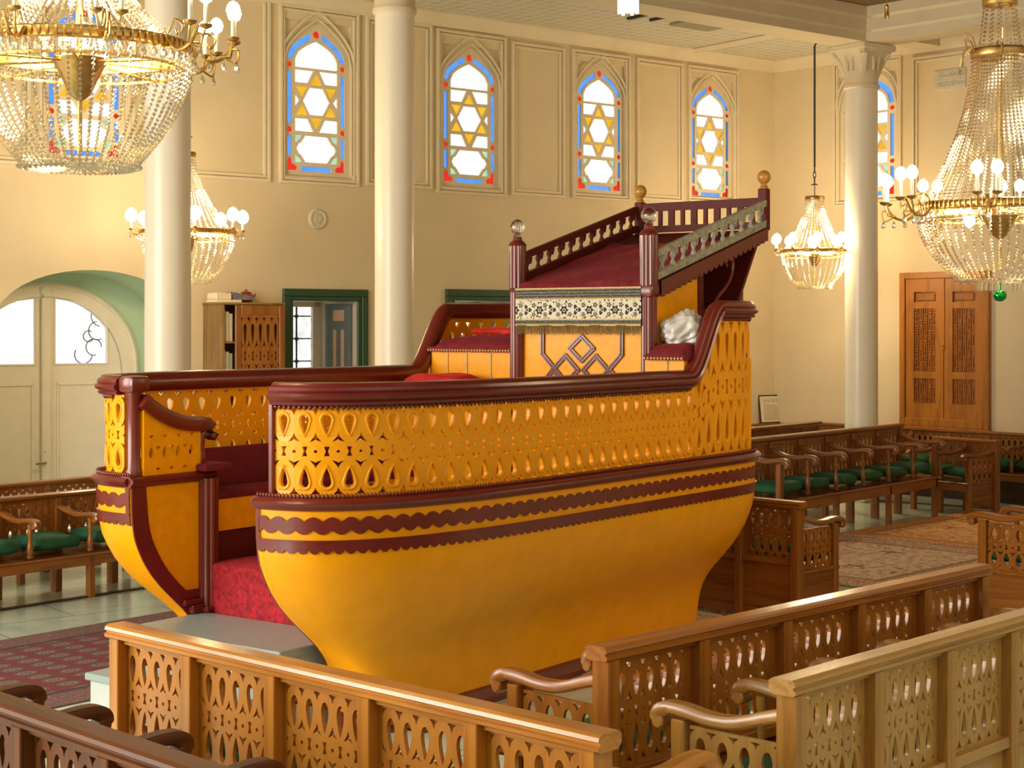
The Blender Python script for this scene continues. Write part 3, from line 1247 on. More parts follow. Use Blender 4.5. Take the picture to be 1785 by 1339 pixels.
def beam(bm, a, b, w, z0, z1):
    d = (b - a).normalized()
    s = Vector((-d.y, d.x, 0))
    prof = [(-w / 2, z0), (w / 2, z0), (w / 2, z0 + .10), (w / 2 + .025, z0 + .13), (w / 2 + .025, z0 + .27), (w / 2 + .06, z0 + .30), (w / 2 + .06, z1), (-w / 2 - .06, z1),
            (-w / 2 - .06, z0 + .30), (-w / 2 - .025, z0 + .27), (-w / 2 - .025, z0 + .13), (-w / 2, z0 + .10)]
    ring_loft(bm, [[p + s * x + Vector((0, 0, z)) for x, z in prof] for p in (a, b)])


BW = .46
beam(bm, far_row, colR + rowdir * (BW / 2 + .0), BW, BZ0, BZ1)
beam(bm, colR, colR + ydir * 6.0, BW, BZ0, BZ1)
# short beams from the corner column to the walls
beam(bm, colR + rowdir * .2, colR + rowdir * 1.35, .34, BZ0 + .12, BZ1)
struct(finish('ceiling_beam', bm, M['moulding']), 'cream moulded beams over the columns')
# brown painted ceiling of the middle bay
up = .46
cpts = [colR + rowdir * .1 + ydir * .1, colR + ydir * 6.0, colR + ydir * 6.0 - rowdir * 6, far_row - ydir * -6.0, far_row + ydir * .1]
struct(slab('ceiling.001', [colR, colR + ydir * 12.0, far_row + ydir * 12.0, far_row], BZ1, .1, M['ceil_brown'], WB.a), 'brown painted ceiling of the middle bay')
bm = BM()
# cornice cove along both walls
cove = [(0, -.16), (.03, -.16), (.05, -.12), (.10, -.05), (.13, -.02), (.13, 0), (0, 0)]


def cove_run(bm, wall, x0, x1):
    ring_loft(bm, [[Vector((x, -a, CEIL + z)) for a, z in cove] for x in (x0, x1)])


cove_run(bm, WB, XL, .0)
struct(wallobj('trim_21', bm, M['moulding'], WB), 'cream cornice along the long wall')
bm = BM()
cove_run(bm, WR, 0, 5.6)
struct(wallobj('trim_22', bm, M['moulding'], WR), 'cream cornice along the right wall')
# rib across the tiled ceiling and a hatch
bm = BM()
p = at(1330, 62, CEIL)
q = at(1215, 84, CEIL)
dd = (q - p)
a0 = Vector((p.x, p.y, 0)) + Vector((0, 0, 0))
perp = -WB.n
foot = Vector((q.x, q.y, 0))
tube(bm, [foot + WB.n * 1.0 + Vector((0, 0, CEIL - .015)), foot - WB.n * 2.2 + Vector((0, 0, CEIL - .015))], .05, 4)
struct(finish('ceiling_rib', bm, M['moulding']), 'narrow rib across the tiled ceiling')
h = at(1230, 42, CEIL - .02)
t = thing('ceiling_hatch', 'grey recessed hatch in the tiled ceiling with two dark slots beside it', 'hatch', (h.x, h.y, CEIL - .02), WB.a)
bm = BM()
box(bm, -.34, .34, -.30, .30, -.015, .02, .005)
finish('cover', bm, M['hatch'], t)
for q in ((-1.0, -.95, -.35, .35), (-.72, -.67, -.25, .25)):
    bm = BM()
    box(bm, *q, -.01, .02)
    finish('slot', bm, M['iron'], t)


def column(name, c, r, ztop, neck, label, capital=False):
    root = bpy.data.objects.new(name, None)
    COL.objects.link(root)
    root.location = c
    struct(root, label)
    root['category'] = 'column'
    bm = BM()
    lathe(bm, [(r * 1.04, .0), (r * 1.04, .3), (r * 1.02, .5), (r, 1.2), (r * .985, neck)], 40)
    finish('shaft', bm, M['column'], root, 40)
    bm = BM()
    if capital:
        lathe(bm, [(r * .99, neck), (r * 1.10, neck + .015), (r * 1.10, neck + .05), (r * 1.0, neck + .065), (r * 1.03, neck + .2)], 32)
        # bell flaring to a square abacus
        rings = []
        for k in range(9):
            f = k / 8
            hw = r * (1.02 + .42 * f ** 2.2)
            sq = .15 + .85 * f
            ring = []
            for j in range(32):
                a = 2 * pi * j / 32
                m = max(abs(cos(a)), abs(sin(a)))
                rr = hw * ((1 - sq) + sq / m * .94)
                a2 = a + WB.a
                ring.append(Vector((rr * cos(a2), rr * sin(a2), neck + .15 + f * (ztop - neck - .22))))
            rings.append(ring)
        ring_loft(bm, rings)
        Mx = Matrix.Rotation(WB.a, 4, 'Z')
        box(bm, -r * 1.5, r * 1.5, -r * 1.5, r * 1.5, ztop - .075, ztop, .012, 0, Mx)
        # carved leaves up the corners
        for k in range(4):
            a = WB.a + pi / 4 + k * pi / 2
            for off in (-.10, .0, .10):
                pth = []
                for i in range(6):
                    f = i / 5
                    rr = r * (1.06 + .62 * f ** 1.8)
                    aa = a + off * (1 - .3 * f)
                    pth.append((rr * cos(aa), rr * sin(aa), neck + .20 + f * (ztop - neck - .32)))
                tube(bm, pth, [.028, .034, .032, .03, .026, .03], 6)
            for sgn in (-1, 1):
                aa = a + sgn * .62
                pth = [(r * 1.1 * cos(aa), r * 1.1 * sin(aa), neck + .22), (r * 1.12 * cos(aa), r * 1.12 * sin(aa), neck + .32), (r * 1.2 * cos(aa - sgn * .1), r * 1.2 * sin(aa - sgn * .1), neck + .40)]
                tube(bm, pth, [.02, .028, .012], 6)
    else:
        lathe(bm, [(r * .99, neck), (r * 1.10, neck + .02), (r * 1.12, neck + .05), (r * 1.04, neck + .08), (r * 1.02, neck + .18), (r * 1.12, neck + .22), (r * 1.14, ztop)], 32)
    finish('capital', bm, M['moulding'], root, 35)
    if capital:
        bm = BM()
        Mx = Matrix.Rotation(WB.a, 4, 'Z')
        box(bm, -r * 1.22, r * 1.22, -r * 1.22, r * 1.22, 0, .34, .012, 0, Mx)
        finish('plinth', bm, M['column'], root)
    return root


rR = 57 / FL * colR.y / 2
column('column', colR + Vector((0, .05, 0)), rR, BZ0, CAMZ + (HYP - 156) / FL * colR.y, 'pale column with carved capital at right', True)
column('column.001', colM, 70 / FL * colM.y / 2, BZ0, CAMZ + (HYP - 27) / FL * colM.y, 'pale column in the middle between two stained windows')
column('column.002', colL, 80 / FL * colL.y / 2, BZ0, BZ0 - .5, 'pale column at left behind the big chandelier')

# ---- floor ------------------------------------------------------------------
struct(slab('floor', [(-16, -1), (14, -1), (16, 14), (14, 30), (-2, 32), (-16, 22)], -.2, .2, M['floor'], WB.a), 'polished grey marble floor')
# wall and rear enclosure (behind the photographer)
bm = BM()
box(bm, 0, 20.0, 0, .15, 0, BZ1)
struct(finish('wall_side', bm, M['plaster'], None, loc=WR.w(5.6, 0, 0), rotz=-pi / 2), 'plain cream wall beyond the right edge')

bm = BM()
lw0 = -2.0
plate(bm, [(0, 0), (15.6, 0), (15.6, BZ1), (0, BZ1)], [[(a, 1.1), (a + 2.6, 1.1), (a + 2.6, 4.6), (a, 4.6)] for a in (2.2, 5.6, 9.0)], .2)
struct(finish('wall_left', bm, M['plaster'], None, loc=(-8.6, lw0, 0), rotz=pi / 2), 'cream wall with tall windows beyond the left edge')
bm = BM()
box(bm, -8.6, 8.0, -.15, 0, 0, BZ1)
struct(finish('wall_rear', bm, M['plaster'], None, loc=(0, -2.0, 0)), 'plain cream wall behind the photographer')
# wainscot with a ledge round the far corner
bm = BM()
wz = .80
x0w = WB.px(1290, 745)[0]
box(bm, x0w - 1.5, -.02, -.03, 0, 0, wz - .03)
box(bm, x0w - 1.5, -.02, -.11, .0, wz - .03, wz, .008)
box(bm, x0w - 1.5, -.02, -.05, .0, wz - .12, wz - .05, .008)
struct(wallobj('trim_23', bm, M['walnut'], WB), 'brown wainscot with a ledge under the framed notice')
bm = BM()
box(bm, .0, 5.6, -.03, 0, 0, wz - .03)
box(bm, .0, 5.6, -.09, .0, wz - .03, wz, .008)
struct(wallobj('trim_24', bm, M['walnut'], WR), 'brown wainscot along the right wall')

# wall vents and plaques
rx, rz = WB.px(553, 382)
bm = BM()
lathe(bm, [(.001, -.03), (.05, -.03), (.055, -.02), (.085, -.02), (.10, -.03), (.115, -.02), (.125, 0.0)], 24, (0, 0, 0), 'y')
o = finish('wall_rosette', bm, M['vent'], None, 40, loc=WB.w(rx, 0, rz), rotz=WB.a)
tag(o, 'small round plaster vent on the wall left of the middle column', 'wall vent')
px0, pz1 = WR.px(1629, 124)
px1, pz0 = WR.px(1685, 153)
bm = BM()
w_, h_ = px1 - px0, abs(pz1 - pz0)
box(bm, 0, w_, -.02, .02, 0, h_, .012)
for k in range(7):
    a = .06 + k * (w_ - .12) / 7
    tube(bm, [(a, -.022, h_ * .70), (a + .05, -.022, h_ * .82), (a + .02, -.022, h_ * .62), (a + .07, -.022, h_ * .66)], .008, 5)
    tube(bm, [(a + .02, -.022, h_ * .22), (a + .0, -.022, h_ * .38), (a + .06, -.022, h_ * .30), (a + .05, -.022, h_ * .18)], .008, 5)
box(bm, .02, w_ - .02, -.026, -.02, h_ * .47, h_ * .52)
for z in (.04, h_ - .05):
    box(bm, .02, w_ - .02, -.028, -.02, z, z + .012)
o = finish('wall_plaque', bm, M['vent'], None, loc=WR.w(px0, 0, pz0), rotz=WR.a)
tag(o, 'pale relief plaque high on the right wall beside the large chandelier', 'plaque')
# ================================================================== THE BENCHES
ARM_TOP = [(0, .905), (.07, .88), (.18, .852), (.30, .842), (.40, .852), (.47, .858), (.525, .845), (.55, .815), (.545, .782), (.515, .768), (.485, .776), (.47, .80),
           (.40, .805), (.30, .795), (.18, .805), (.07, .835), (0, .862)]


def shared(key, build, mat, smooth=None):
    """mesh data made once and shared by repeats"""
    k = (key,) + ((mat.name,) if not isinstance(mat, list) else tuple(m.name for m in mat))
    if k in _cache:
        return _cache[k]
    bm = BM()
    build(bm)
    bmesh.ops.recalc_face_normals(bm, faces=bm.faces)
    me = bpy.data.meshes.new('mesh')
    bm.to_mesh(me)
    bm.free()
    if smooth is not None:
        for p in me.polygons:
            p.use_smooth = True
        me.set_sharp_from_angle(angle=radians(smooth))
    for m in (mat if isinstance(mat, list) else [mat]):
        me.materials.append(m)
    _cache[k] = me
    return me


def arm_build(bm):
    """swept arm: rounded bar that dips, rises and rolls over at the front"""
    path = catmull([(0, 0, .885), (0, .08, .862), (0, .19, .828), (0, .30, .820), (0, .40, .832), (0, .475, .834), (0, .525, .815), (0, .540, .785)], 4)
    n = len(path)
    rings = []
    for i, (p, s_, u_) in enumerate(frames(path)):
        f = i / (n - 1)
        w = .031 + .004 * f
        h = .022 if f < .7 else .022 + .006 * sin((f - .7) / .3 * pi)
        sh = [(-w, -h * .6), (-w * .75, -h), (w * .75, -h), (w, -h * .6), (w, h * .45), (w * .72, h), (-w * .72, h), (-w, h * .45)]
        rings.append([p + s_ * a + u_ * b for a, b in sh])
    ring_loft(bm, rings)
    lathe(bm, [(.001, -.036), (.020, -.036), (.026, -.03), (.026, .03), (.020, .036), (.001, .036)], 14, (0, .522, .782), 'x')


def arm_post_build(bm):
    lathe(bm, [(.026, .47), (.026, .49), (.017, .50), (.024, .53), (.027, .56), (.02, .60), (.015, .64), (.019, .70), (.024, .72), (.016, .74), (.022, .76), (.022, .80)], 10, (0, .455, 0))


def pillow_build(w, d, h, seed):
    def f(bm):
        r = random.Random(seed)
        n, m = 14, 12
        ph = [r.uniform(0, 6.3) for _ in range(4)]

        def p(i, j, s):
            u, v = -1 + 2 * i / n, -1 + 2 * j / m
            e = max(0.0, (1 - u ** 6) * (1 - v ** 6)) ** .45
            pin = 1 - .05 * (u * u * v * v)
            z = s * h / 2 * e * (1 + .12 * sin(3.1 * u + ph[0]) * cos(2.6 * v + ph[1]) + .07 * sin(6 * u * v + ph[2]))
            if s < 0:
                z *= .75
            return Vector((u * w / 2 * pin + .008 * sin(5 * v + ph[3]), v * d / 2 * pin, z + h * .42 - .10 * h * u * sin(ph[1])))
        T = [[bm.verts.new(p(i, j, 1)) for j in range(m + 1)] for i in range(n + 1)]
        B = [[T[i][j] if i in (0, n) or j in (0, m) else bm.verts.new(p(i, j, -1)) for j in range(m + 1)] for i in range(n + 1)]
        for i in range(n):
            for j in range(m):
                bm.faces.new((T[i][j], T[i + 1][j], T[i + 1][j + 1], T[i][j + 1]))
                try:
                    bm.faces.new((B[i][j], B[i][j + 1], B[i + 1][j + 1], B[i + 1][j]))
                except ValueError:
                    pass
    return f


ORD = ['first', 'second', 'third', 'fourth', 'fifth', 'sixth', 'seventh', 'eighth']


def bench(label, origin, xdir, n, pitch=.53, hs=1.0, tone='oak', lower=True, cushions=None, group=None, where='', arms=True, seat_open=False, rev=False, back_foot=True, solid_front=False, end=(1, 1)):
    """a long wooden bench: x along the back, y towards the sitter's knees. hs scales its height"""
    h, v, y_, pan = M[tone], M[tone + '_v'], M[tone + '_y'], M[tone + '_panel']
    ang = atan2(xdir[1], xdir[0])
    t = thing('wooden_bench', label, 'bench', (origin[0], origin[1], 0), ang, group)
    t.scale = (1, 1, hs)
    L = n * pitch
    sw = .062
    bm = BM()
    # top rail with moulded edges
    prof = [(-.050, .966), (-.062, .972), (-.062, .984), (-.052, .988), (-.052, .994), (-.062, 1.0), (-.058, 1.012), (-.046, 1.02), (.030, 1.02), (.045, 1.010), (.045, .985), (.03, .966)]
    ring_loft(bm, [[Vector((x, a, z)) for a, z in prof] for x in (-.03, L + .03)])
    finish('top_rail', bm, h, t)
    bm = BM()
    box(bm, 0, L, -.030, .018, .948, .968)
    box(bm, 0, L, -.045, .020, .500, .545, .004)
    finish('back_frame', bm, h, t)

    def stile(bm):
        box(bm, -sw / 2, sw / 2, -.055, .030, 0 if back_foot else .395, .968, .004)
    me = shared(('stile', back_foot), stile, v)
    for i in range(n + 1):
        x = min(max(i * pitch, sw / 2 - .01), L - sw / 2 + .01)
        link('stile', me, t, (x, 0, 0))
    pw = pitch - sw
    pm = fret_panel_mesh(pw, .405, 5, .016, pan, .0, max(.012, (pw - .405) / 2))
    for i in range(n):
        link('carved_panel', pm, t, (i * pitch + sw / 2, -.008, .545))
    if lower:
        bm = BM()
        box(bm, 0, L, -.012, .012, .10, .50)
        box(bm, 0, L, -.02, .02, .05, .11, .004)
        finish('lower_board', bm, h, t)
    bm = BM()
    box(bm, .0, L, .02, .50, .425, .45, .006)
    finish('seat', bm, h, t)
    bm = BM()
    box(bm, .02, L - .02, .455, .485, .33, .425, .004)
    finish('seat_rail', bm, h, t)
    if solid_front:
        bm = BM()
        box(bm, 0.02, L - .02, .40, .43, .0, .40)
        box(bm, 0.02, L - .02, .02, .40, .0, .40)
        finish('base_panel', bm, M['dark_wood'], t)
    am = shared('arm', arm_build, y_, 40)
    apm = shared('armpost', arm_post_build, v, 40)

    def endpost(bm):
        box(bm, -.03, .03, .425, .485, 0, .80, .005)
    em = shared('endpost', endpost, v)

    def leg(bm):
        box(bm, -.028, .028, .43, .485, 0, .43, .004)
    lm = shared('benchleg', leg, v)
    for i in range(n + 1):
        x = min(max(i * pitch, .03), L - .03)
        isend = i in (0, n)
        if arms:
            a = link('armrest', am, t, (x, .02, 0))
            if not isend:
                link('armrest_post', apm, a, (0, -.02, 0))
        if isend:
            link('front_leg', em, t, (x, 0, 0))
            if end[0 if i == 0 else 1]:
                ep = fret_panel_mesh(.375, .33, 4, .014, pan, 0)
                o = link('end_panel', ep, t, (x + .007, .04, .455))
                o.rotation_euler = (0, 0, pi / 2)
                bm = BM()
                box(bm, -.012, .012, .03, .43, .40, .455)
                box(bm, -.010, .010, .03, .43, .10, .40)
                b = finish('end_board', bm, y_, t)
                b.location = (x, 0, 0)
        elif i % 2 == 0 or n < 4:
            link('front_leg', lm, t, (x, 0, 0))
    bpy.context.view_layer.update()
    if cushions:
        for i in range(n):
            seed = (i * 7 + len(label)) % 5
            cm = shared(('cushion', seed), pillow_build(.462, .42, .13, seed), M['green_cloth'], 80)
            k = (n - 1 - i) if rev else i
            p = t.matrix_world @ Vector((i * pitch + pitch / 2 + rnd.uniform(-.01, .01), .245, .4505))
            c = link('seat_cushion', cm, None, p, ang + rnd.uniform(-.02, .02))
            c.scale.x = min(1.0, (pitch - .066) / .462)
            c.location.z = .4515 * hs + .041
            tag(c, 'green cushion on the %s seat from left, %s' % (ORD[k], cushions), 'cushion', 'green seat cushions')
    return t


def dirxy(a, b):
    d = Vector((b.x - a.x, b.y - a.y, 0))
    return d.normalized(), d.length


# P1 front left, back towards us
a, b = at(213, 1086, 1.02), at(1053, 1273, 1.02)
d1, L1 = dirxy(a, b)
bench('honey coloured carved bench backing onto the camera, running from lower left to bottom centre', a, d1, 5, L1 / 5, cushions='bench at bottom centre', rev=False)
# P2 bottom left corner
a, b = at(0, 1213, 1.02), at(392, 1344, 1.02)
d2, L2 = dirxy(a, b)
o2 = a - d2 * .80
bench('dark brown carved bench cutting across the bottom left corner', o2, d2, 6, .50, tone='oak_shaded', cushions='shaded bench, bottom left corner')
# P3 middle right
a, b = at(1045, 1124, 1.02), at(1705, 983, 1.02)
d3, L3 = dirxy(a, b)
bench('carved bench right of the ship hull whose top rail runs up to the right', a, d3, 5, L3 / 5, tone='amber', cushions='bench right of the hull')
# P4 lower right
a, b = at(1368, 1181, 1.02), at(1785, 1064, 1.02)
d4, L4 = dirxy(a, b)
bench('carved bench at the lower right corner with a pale sheen on its back', a, d4, 6, .52, tone='oak_sheen', cushions='bench in lower right corner')
# P5 right edge: only its end shows
c = at(1694, 893, .85)
f = Vector((-d3.y, d3.x, 0))
o5 = c - f * .53
bench('carved bench at the right edge showing its end panel and scrolled arm', o5, d3, 4, .53, cushions='end bench at right edge', tone='amber')
# P7 behind the bow
a = at(1396, 874, .92)
x7 = Vector((.70, -.714, 0))
o7 = Vector((a.x, a.y, 0)) - x7 * 1.6
bench('dark carved bench just right of the ship bow with its back to the ship', o7, x7, 3, 1.6 / 3, hs=.90, cushions='dark bench by the bow', tone='walnut')
# P8, P9 far right benches facing us
r8 = at(1568, 895, 0)
l8 = at(1307, 764, 1.05)
d8, L8 = dirxy(r8, l8)
bench('brown bench with a row of green cushions in front of the right column', r8, d8, 6, .575, hs=1.03, tone='walnut', lower=False, cushions='bench before the right column', rev=True, end=(0, 0))
r9 = at(1425, 885, 0)
bench('brown bench mostly hidden behind the cushioned bench, under the framed notice', r9, d8, 4, .55, hs=1.02, tone='walnut', lower=False, rev=True, end=(0, 0))
# P12 facing left, in front of the right wall
r12 = at(1737, 768, .85)
l12 = at(1634, 760.5, .85)
d12, L12 = dirxy(r12, l12)
bench('reddish brown bench facing left below the wooden double door', r12, d12, 2, L12 / 2, hs=.833, tone='walnut', lower=False, cushions='left facing bench below the door', rev=True, end=(1, 0))
# wall bench on the right wall
ow = WR.w(4.6, -.16, 0)
bench('dark brown wall bench at far right under the wooden door', ow, -WR.r, 7, .56, hs=.83, tone='walnut', lower=False, cushions='wall bench under the door', rev=True, solid_front=True, end=(0, 0))
# left benches
fl, fr_ = at(0, 1066, 0), at(225, 1031, 0)
d10, _ = dirxy(fr_, fl)
f10 = Vector((-d10.y, d10.x, 0))
o10 = fr_ - f10 * .47 - d10 * .75
bench('brown bench with green cushions at left, beyond the patterned carpet', o10, d10, 6, .56, hs=.80, tone='walnut', lower=False, cushions='left bench below the white door', rev=True, end=(0, 0))
o11 = o10 - f10 * .98
bench('brown bench behind the cushioned bench at left, before the white door', o11, d10, 6, .56, hs=.80, tone='walnut', lower=False, rev=True, end=(0, 0))
# thin dark threshold lines in the floor under the outer benches
bm = BM()
q0, q1 = fr_ - d10 * 1.2 - f10 * .03, fr_ + d10 * 4.5 - f10 * .03
ring_loft(bm, [[p + f10 * x + Vector((0, 0, z)) for x, z in ((.03, 0), (.03, .012), (-.03, .012), (-.03, 0))] for p in (q0, q1)])
struct(finish('trim_25', bm, M['dark_wood']), 'thin dark strip in the floor at left')
q0, q1 = at(1421, 867, 0), at(1760, 889, 0)
dq, _ = dirxy(q0, q1)
fq = Vector((-dq.y, dq.x, 0))
bm = BM()
ring_loft(bm, [[p + fq * x + Vector((0, 0, z)) for x, z in ((.03, 0), (.03, .014), (-.03, .014), (-.03, 0))] for p in (q0, q1 + dq * 1.5)])
struct(finish('trim_26', bm, M['dark_wood']), 'thin dark strip in the floor at right')

# ================================================================== RUGS


def rug(name, label, corners, mat_args, z=.004, th=.006):
    """corners: near-left, near-right, far-right, far-left on the floor"""
    P = [at(*c, 0) for c in corners]
    c = sum(P, Vector()) / 4
    d, _ = dirxy(P[0], P[1])
    w = ((P[1] - P[0]).length + (P[2] - P[3]).length) / 2
    h = ((P[3] - P[0]).length + (P[2] - P[1]).length) / 2
    bm = BM()
    box(bm, -w / 2, w / 2, -h / 2, h / 2, 0, th, .002)
    n = int(w / .03)
    for k in range(n):
        for s in (-1, 1):
            x = -w / 2 + w * (k + .5) / n
            box(bm, x - .006, x + .006, s * h / 2 - .03, s * h / 2 + .03, 0, .003, 0, 1)
    m = rug_mat(name + ' ' + label, *mat_args, w=w, h=h)
    o = finish(name, bm, [m, M['paper']], None, loc=(c.x, c.y, z), rotz=atan2(d.y, d.x))
    return tag(o, label, 'rug')


fh = f10
RED = (.24, .035, .04)
rugA = [(-330, 1215), (280, 1262), (330, 1062), (-120, 1128)]
g = at(60, 1240, 0)
pa = at(0, 1118, 0)
pb = at(262, 1073, 0)
dd, LL = dirxy(pa, pb)
nn = Vector((-dd.y, dd.x, 0))


def rug_rect(label, p, d, w, h, args, z=.002):
    """p near-left corner, d along the near edge"""
    n = Vector((-d.y, d.x, 0))
    c = p + d * w / 2 + n * h / 2
    bm = BM()
    box(bm, -w / 2, w / 2, -h / 2, h / 2, 0, .006, .002)
    for k in range(int(h / .035)):
        for s in (-1, 1):
            y = -h / 2 + .02 + .035 * k
            box(bm, s * w / 2 - .03, s * w / 2 + .03, y - .006, y + .006, 0, .003, 0, 1)
    kw = args[1] if len(args) > 1 else {}
    m = rug_mat(label, *args[0], w=w, h=h, **kw)
    o = finish('floor_rug', bm, [m, M['paper']], None, loc=(c.x, c.y, z), rotz=atan2(d.y, d.x))
    return tag(o, label, 'rug')


# red medallion carpet on the left: far edge runs with the bench, near right corner by the step
pe = at(80, 1230, 0)
hgt = abs((pe - pa).dot(nn))
rug_rect('dark red carpet with rows of grey medallions at left', pa - nn * (hgt + .1) - dd * 2.4, dd, 2.4 + LL + .35, hgt + .1,
         (((.20, .032, .040), (.20, .14, .12), (.30, .24, .21), (.065, .040, .045)), dict(scale=4.4, border=(.30, .3))))
# orange red rugs at the right, beyond the ship
ux = d3
uv = Vector((-d3.y, d3.x, 0))
q = at(1205, 1100, 0)
rug_rect('floral orange and cream rug beside the ship bow', q - ux * 1.6 - uv * .9, ux, 3.3, 1.75,
         (((.78, .56, .32), (.68, .15, .05), (.85, .68, .44), (.28, .09, .04)), dict(scale=2.4, kind='floral', border=(.25, .2))), .002)
q = at(1461, 933, 0)
rug_rect('pale grey and rust rug in the open floor at right', q - ux * 2.75 - uv * 2.3, ux, 2.72, 2.3,
         (((.80, .60, .42), (.62, .26, .15), (.85, .70, .52), (.34, .22, .15)), dict(scale=2.0, kind='floral', border=(.35, .2))), .0095)
rug_rect('orange rug on the marble before the far right benches', q - uv * 2.3, ux, 3.0, 2.3,
         (((.88, .43, .13), (.68, .26, .08), (.90, .60, .28), (.46, .18, .06)), dict(scale=1.7, kind='floral', border=(.22, .2))), .017)
# ================================================================== THE SHIP-SHAPED PLATFORM
SHIP = thing('ship_platform', 'yellow and maroon ship shaped reading platform with pierced balustrade and sloping canopy', 'platform', (.025, 8.86, 0), atan2(.804, .595))
ZB = 1.257            # belt line
NEAR = [(-1.245, .75), (-1.235, .60), (-1.165, .43), (-1.02, .285), (-.80, .175), (-.50, .10), (-.15, .05), (.4, .03), (1.0, .03), (1.8, .03), (2.55, .03), (2.93, .08), (3.14, .26), (3.26, .58), (3.32, .9), (3.35, 1.24),
        (3.32, 1.6), (3.24, 1.95), (3.06, 2.24), (2.78, 2.41), (2.4, 2.47), (1.5, 2.47), (.5, 2.55), (-.20, 2.60), (-.50, 2.605), (-.72, 2.575), (-.86, 2.49), (-.93, 2.36), (-.955, 2.22), (-.95, 2.09)]
PTS = resample(catmull([(u, v, 0) for u, v in NEAR], 14), .028)
NP = len(PTS)
NRM = []
for i in range(NP):
    t = (PTS[min(NP - 1, i + 1)] - PTS[max(0, i - 1)]).normalized()
    NRM.append(Vector((t.y, -t.x, 0)))       # outward (right of travel)
ARC = [0.0]
for a_, b_ in zip(PTS, PTS[1:]):
    ARC.append(ARC[-1] + (b_ - a_).length)
SL = ARC[-1]


def ol(s, d=0.0):
    """outline point at arc length s, moved d outward"""
    f = max(0.0, min(1.0, s / SL)) * (NP - 1)
    i = min(NP - 2, int(f))
    t = f - i
    p = PTS[i].lerp(PTS[i + 1], t)
    n = NRM[i].lerp(NRM[i + 1], t).normalized()
    return p + n * d, n


def smooth01(x):
    x = max(0.0, min(1.0, x))
    return x * x * (3 - 2 * x)


def rail_z(u):
    return 1.868 + .462 * smooth01((u - 1.98) / .42)


# hull ---------------------------------------------------------------
WPROF = [(1.29, 0), (1.257, 0), (1.17, .002), (1.09, .006), (1.02, .014), (.95, .034), (.88, .075), (.80, .135), (.72, .218), (.64, .325), (.57, .435), (.50, .548), (.44, .632), (.38, .692), (.32, .730), (.25, .755), (.16, .775), (.08, .785), (.0, .785)]


def core(p):
    ka = -.50 + .25 * smooth01((p.y - .75) / 1.3)
    return Vector((max(ka, min(2.72, p.x)), max(.56, min(2.09, p.y)), 0))


def w_at(z):
    for (z1, w1), (z0, w0) in zip(WPROF, WPROF[1:]):
        if z0 <= z <= z1:
            return w0 + (w1 - w0) * (z - z0) / (z1 - z0)
    return WPROF[-1][1]


def hull_pt(i, z, d=0.0):
    p = PTS[i]
    w = w_at(z)
    q = p.lerp(core(p), w)
    return Vector((q.x, q.y, z)) + NRM[i] * d


bm = BM()
G = [[bm.verts.new(hull_pt(i, z)) for z, w in WPROF] for i in range(NP)]
for i in range(NP - 1):
    for j in range(len(WPROF) - 1):
        bm.faces.new((G[i][j], G[i + 1][j], G[i + 1][j + 1], G[i][j + 1]))
# thickness: inner skin a little inside
I = [[bm.verts.new(hull_pt(i, z, -.03)) for z, w in WPROF] for i in range(NP)]
for i in range(NP - 1):
    for j in range(len(WPROF) - 1):
        bm.faces.new((I[i][j], I[i][j + 1], I[i + 1][j + 1], I[i + 1][j]))
for i in (0, NP - 1):
    for j in range(len(WPROF) - 1):
        bm.faces.new((G[i][j], G[i][j + 1], I[i][j + 1], I[i][j]))
for i in range(NP - 1):
    bm.faces.new((G[i][0], I[i][0], I[i + 1][0], G[i + 1][0]))
finish('hull', bm, M['yellow'], SHIP, 50)
bm = BM()
pl = [hull_pt(i, 0) for i in range(0, NP, 3)] + [hull_pt(NP - 1, 0)]
sweep(bm, [Vector((p.x, p.y, 0)) for p in pl], [(-.02, 0), (.055, 0), (.055, .035), (.035, .055), (.03, .075), (.015, .09), (-.02, .10)])
finish('base_moulding', bm, M['maroon'], SHIP, 40)

# bands ----------------------------------------------------------------


def band(name, top, bot, d=.009, step=1, smin=.0, smax=SL):
    bm = BM()
    prev = None
    n = int((smax - smin) / .0115)
    for k in range(n + 1):
        s = smin + (smax - smin) * k / n
        f = s / SL * (NP - 1)
        i = min(NP - 2, int(f))
        t = f - i
        zt, zb = top(s), bot(s)

        def P(z, dd):
            return hull_pt(i, z, dd).lerp(hull_pt(i + 1, z, dd), t)
        q = [bm.verts.new(P(zt, 0)), bm.verts.new(P(zt, d)), bm.verts.new(P((zt + zb) / 2, d)), bm.verts.new(P(zb, d)), bm.verts.new(P(zb, 0))]
        if prev:
            for a in range(4):
                bm.faces.new((prev[a], q[a], q[a + 1], prev[a + 1]))
        prev = q
    finish(name, bm, M['maroon'], SHIP, 35)


wav = lambda s, ph: .026 * (abs(sin(pi * s / .096 + ph)) ** .9) - .013
band('wavy_band', lambda s: 1.206 + wav(s, 0), lambda s: 1.142 - wav(s, pi / 2), .010)
band('end_border', lambda s: 1.25, lambda s: 1.09, .012, 1, .0, .022)
band('end_border', lambda s: 1.25, lambda s: 1.09, .012, 1, SL - .03, SL)
band('scalloped_band', lambda s: 1.098, lambda s: 1.060 - .032 * (abs(sin(pi * s / .062)) ** .55), .011)
band('band_line', lambda s: 1.1, lambda s: 1.092, .014)

# belt moulding and its rope of beads ---------------------------------
belt = [(Vector((p.x, p.y, ZB))) for p in PTS[::2]] + [Vector((PTS[-1].x, PTS[-1].y, ZB))]
BELT = [(-.06, -.008), (.012, -.008), (.022, .0), (.030, .012), (.040, .018), (.045, .030), (.036, .044), (.020, .050), (.008, .060), (-.06, .060)]
bm = BM()
sweep(bm, belt, BELT)
finish('belt_moulding', bm, M['maroon'], SHIP, 45)


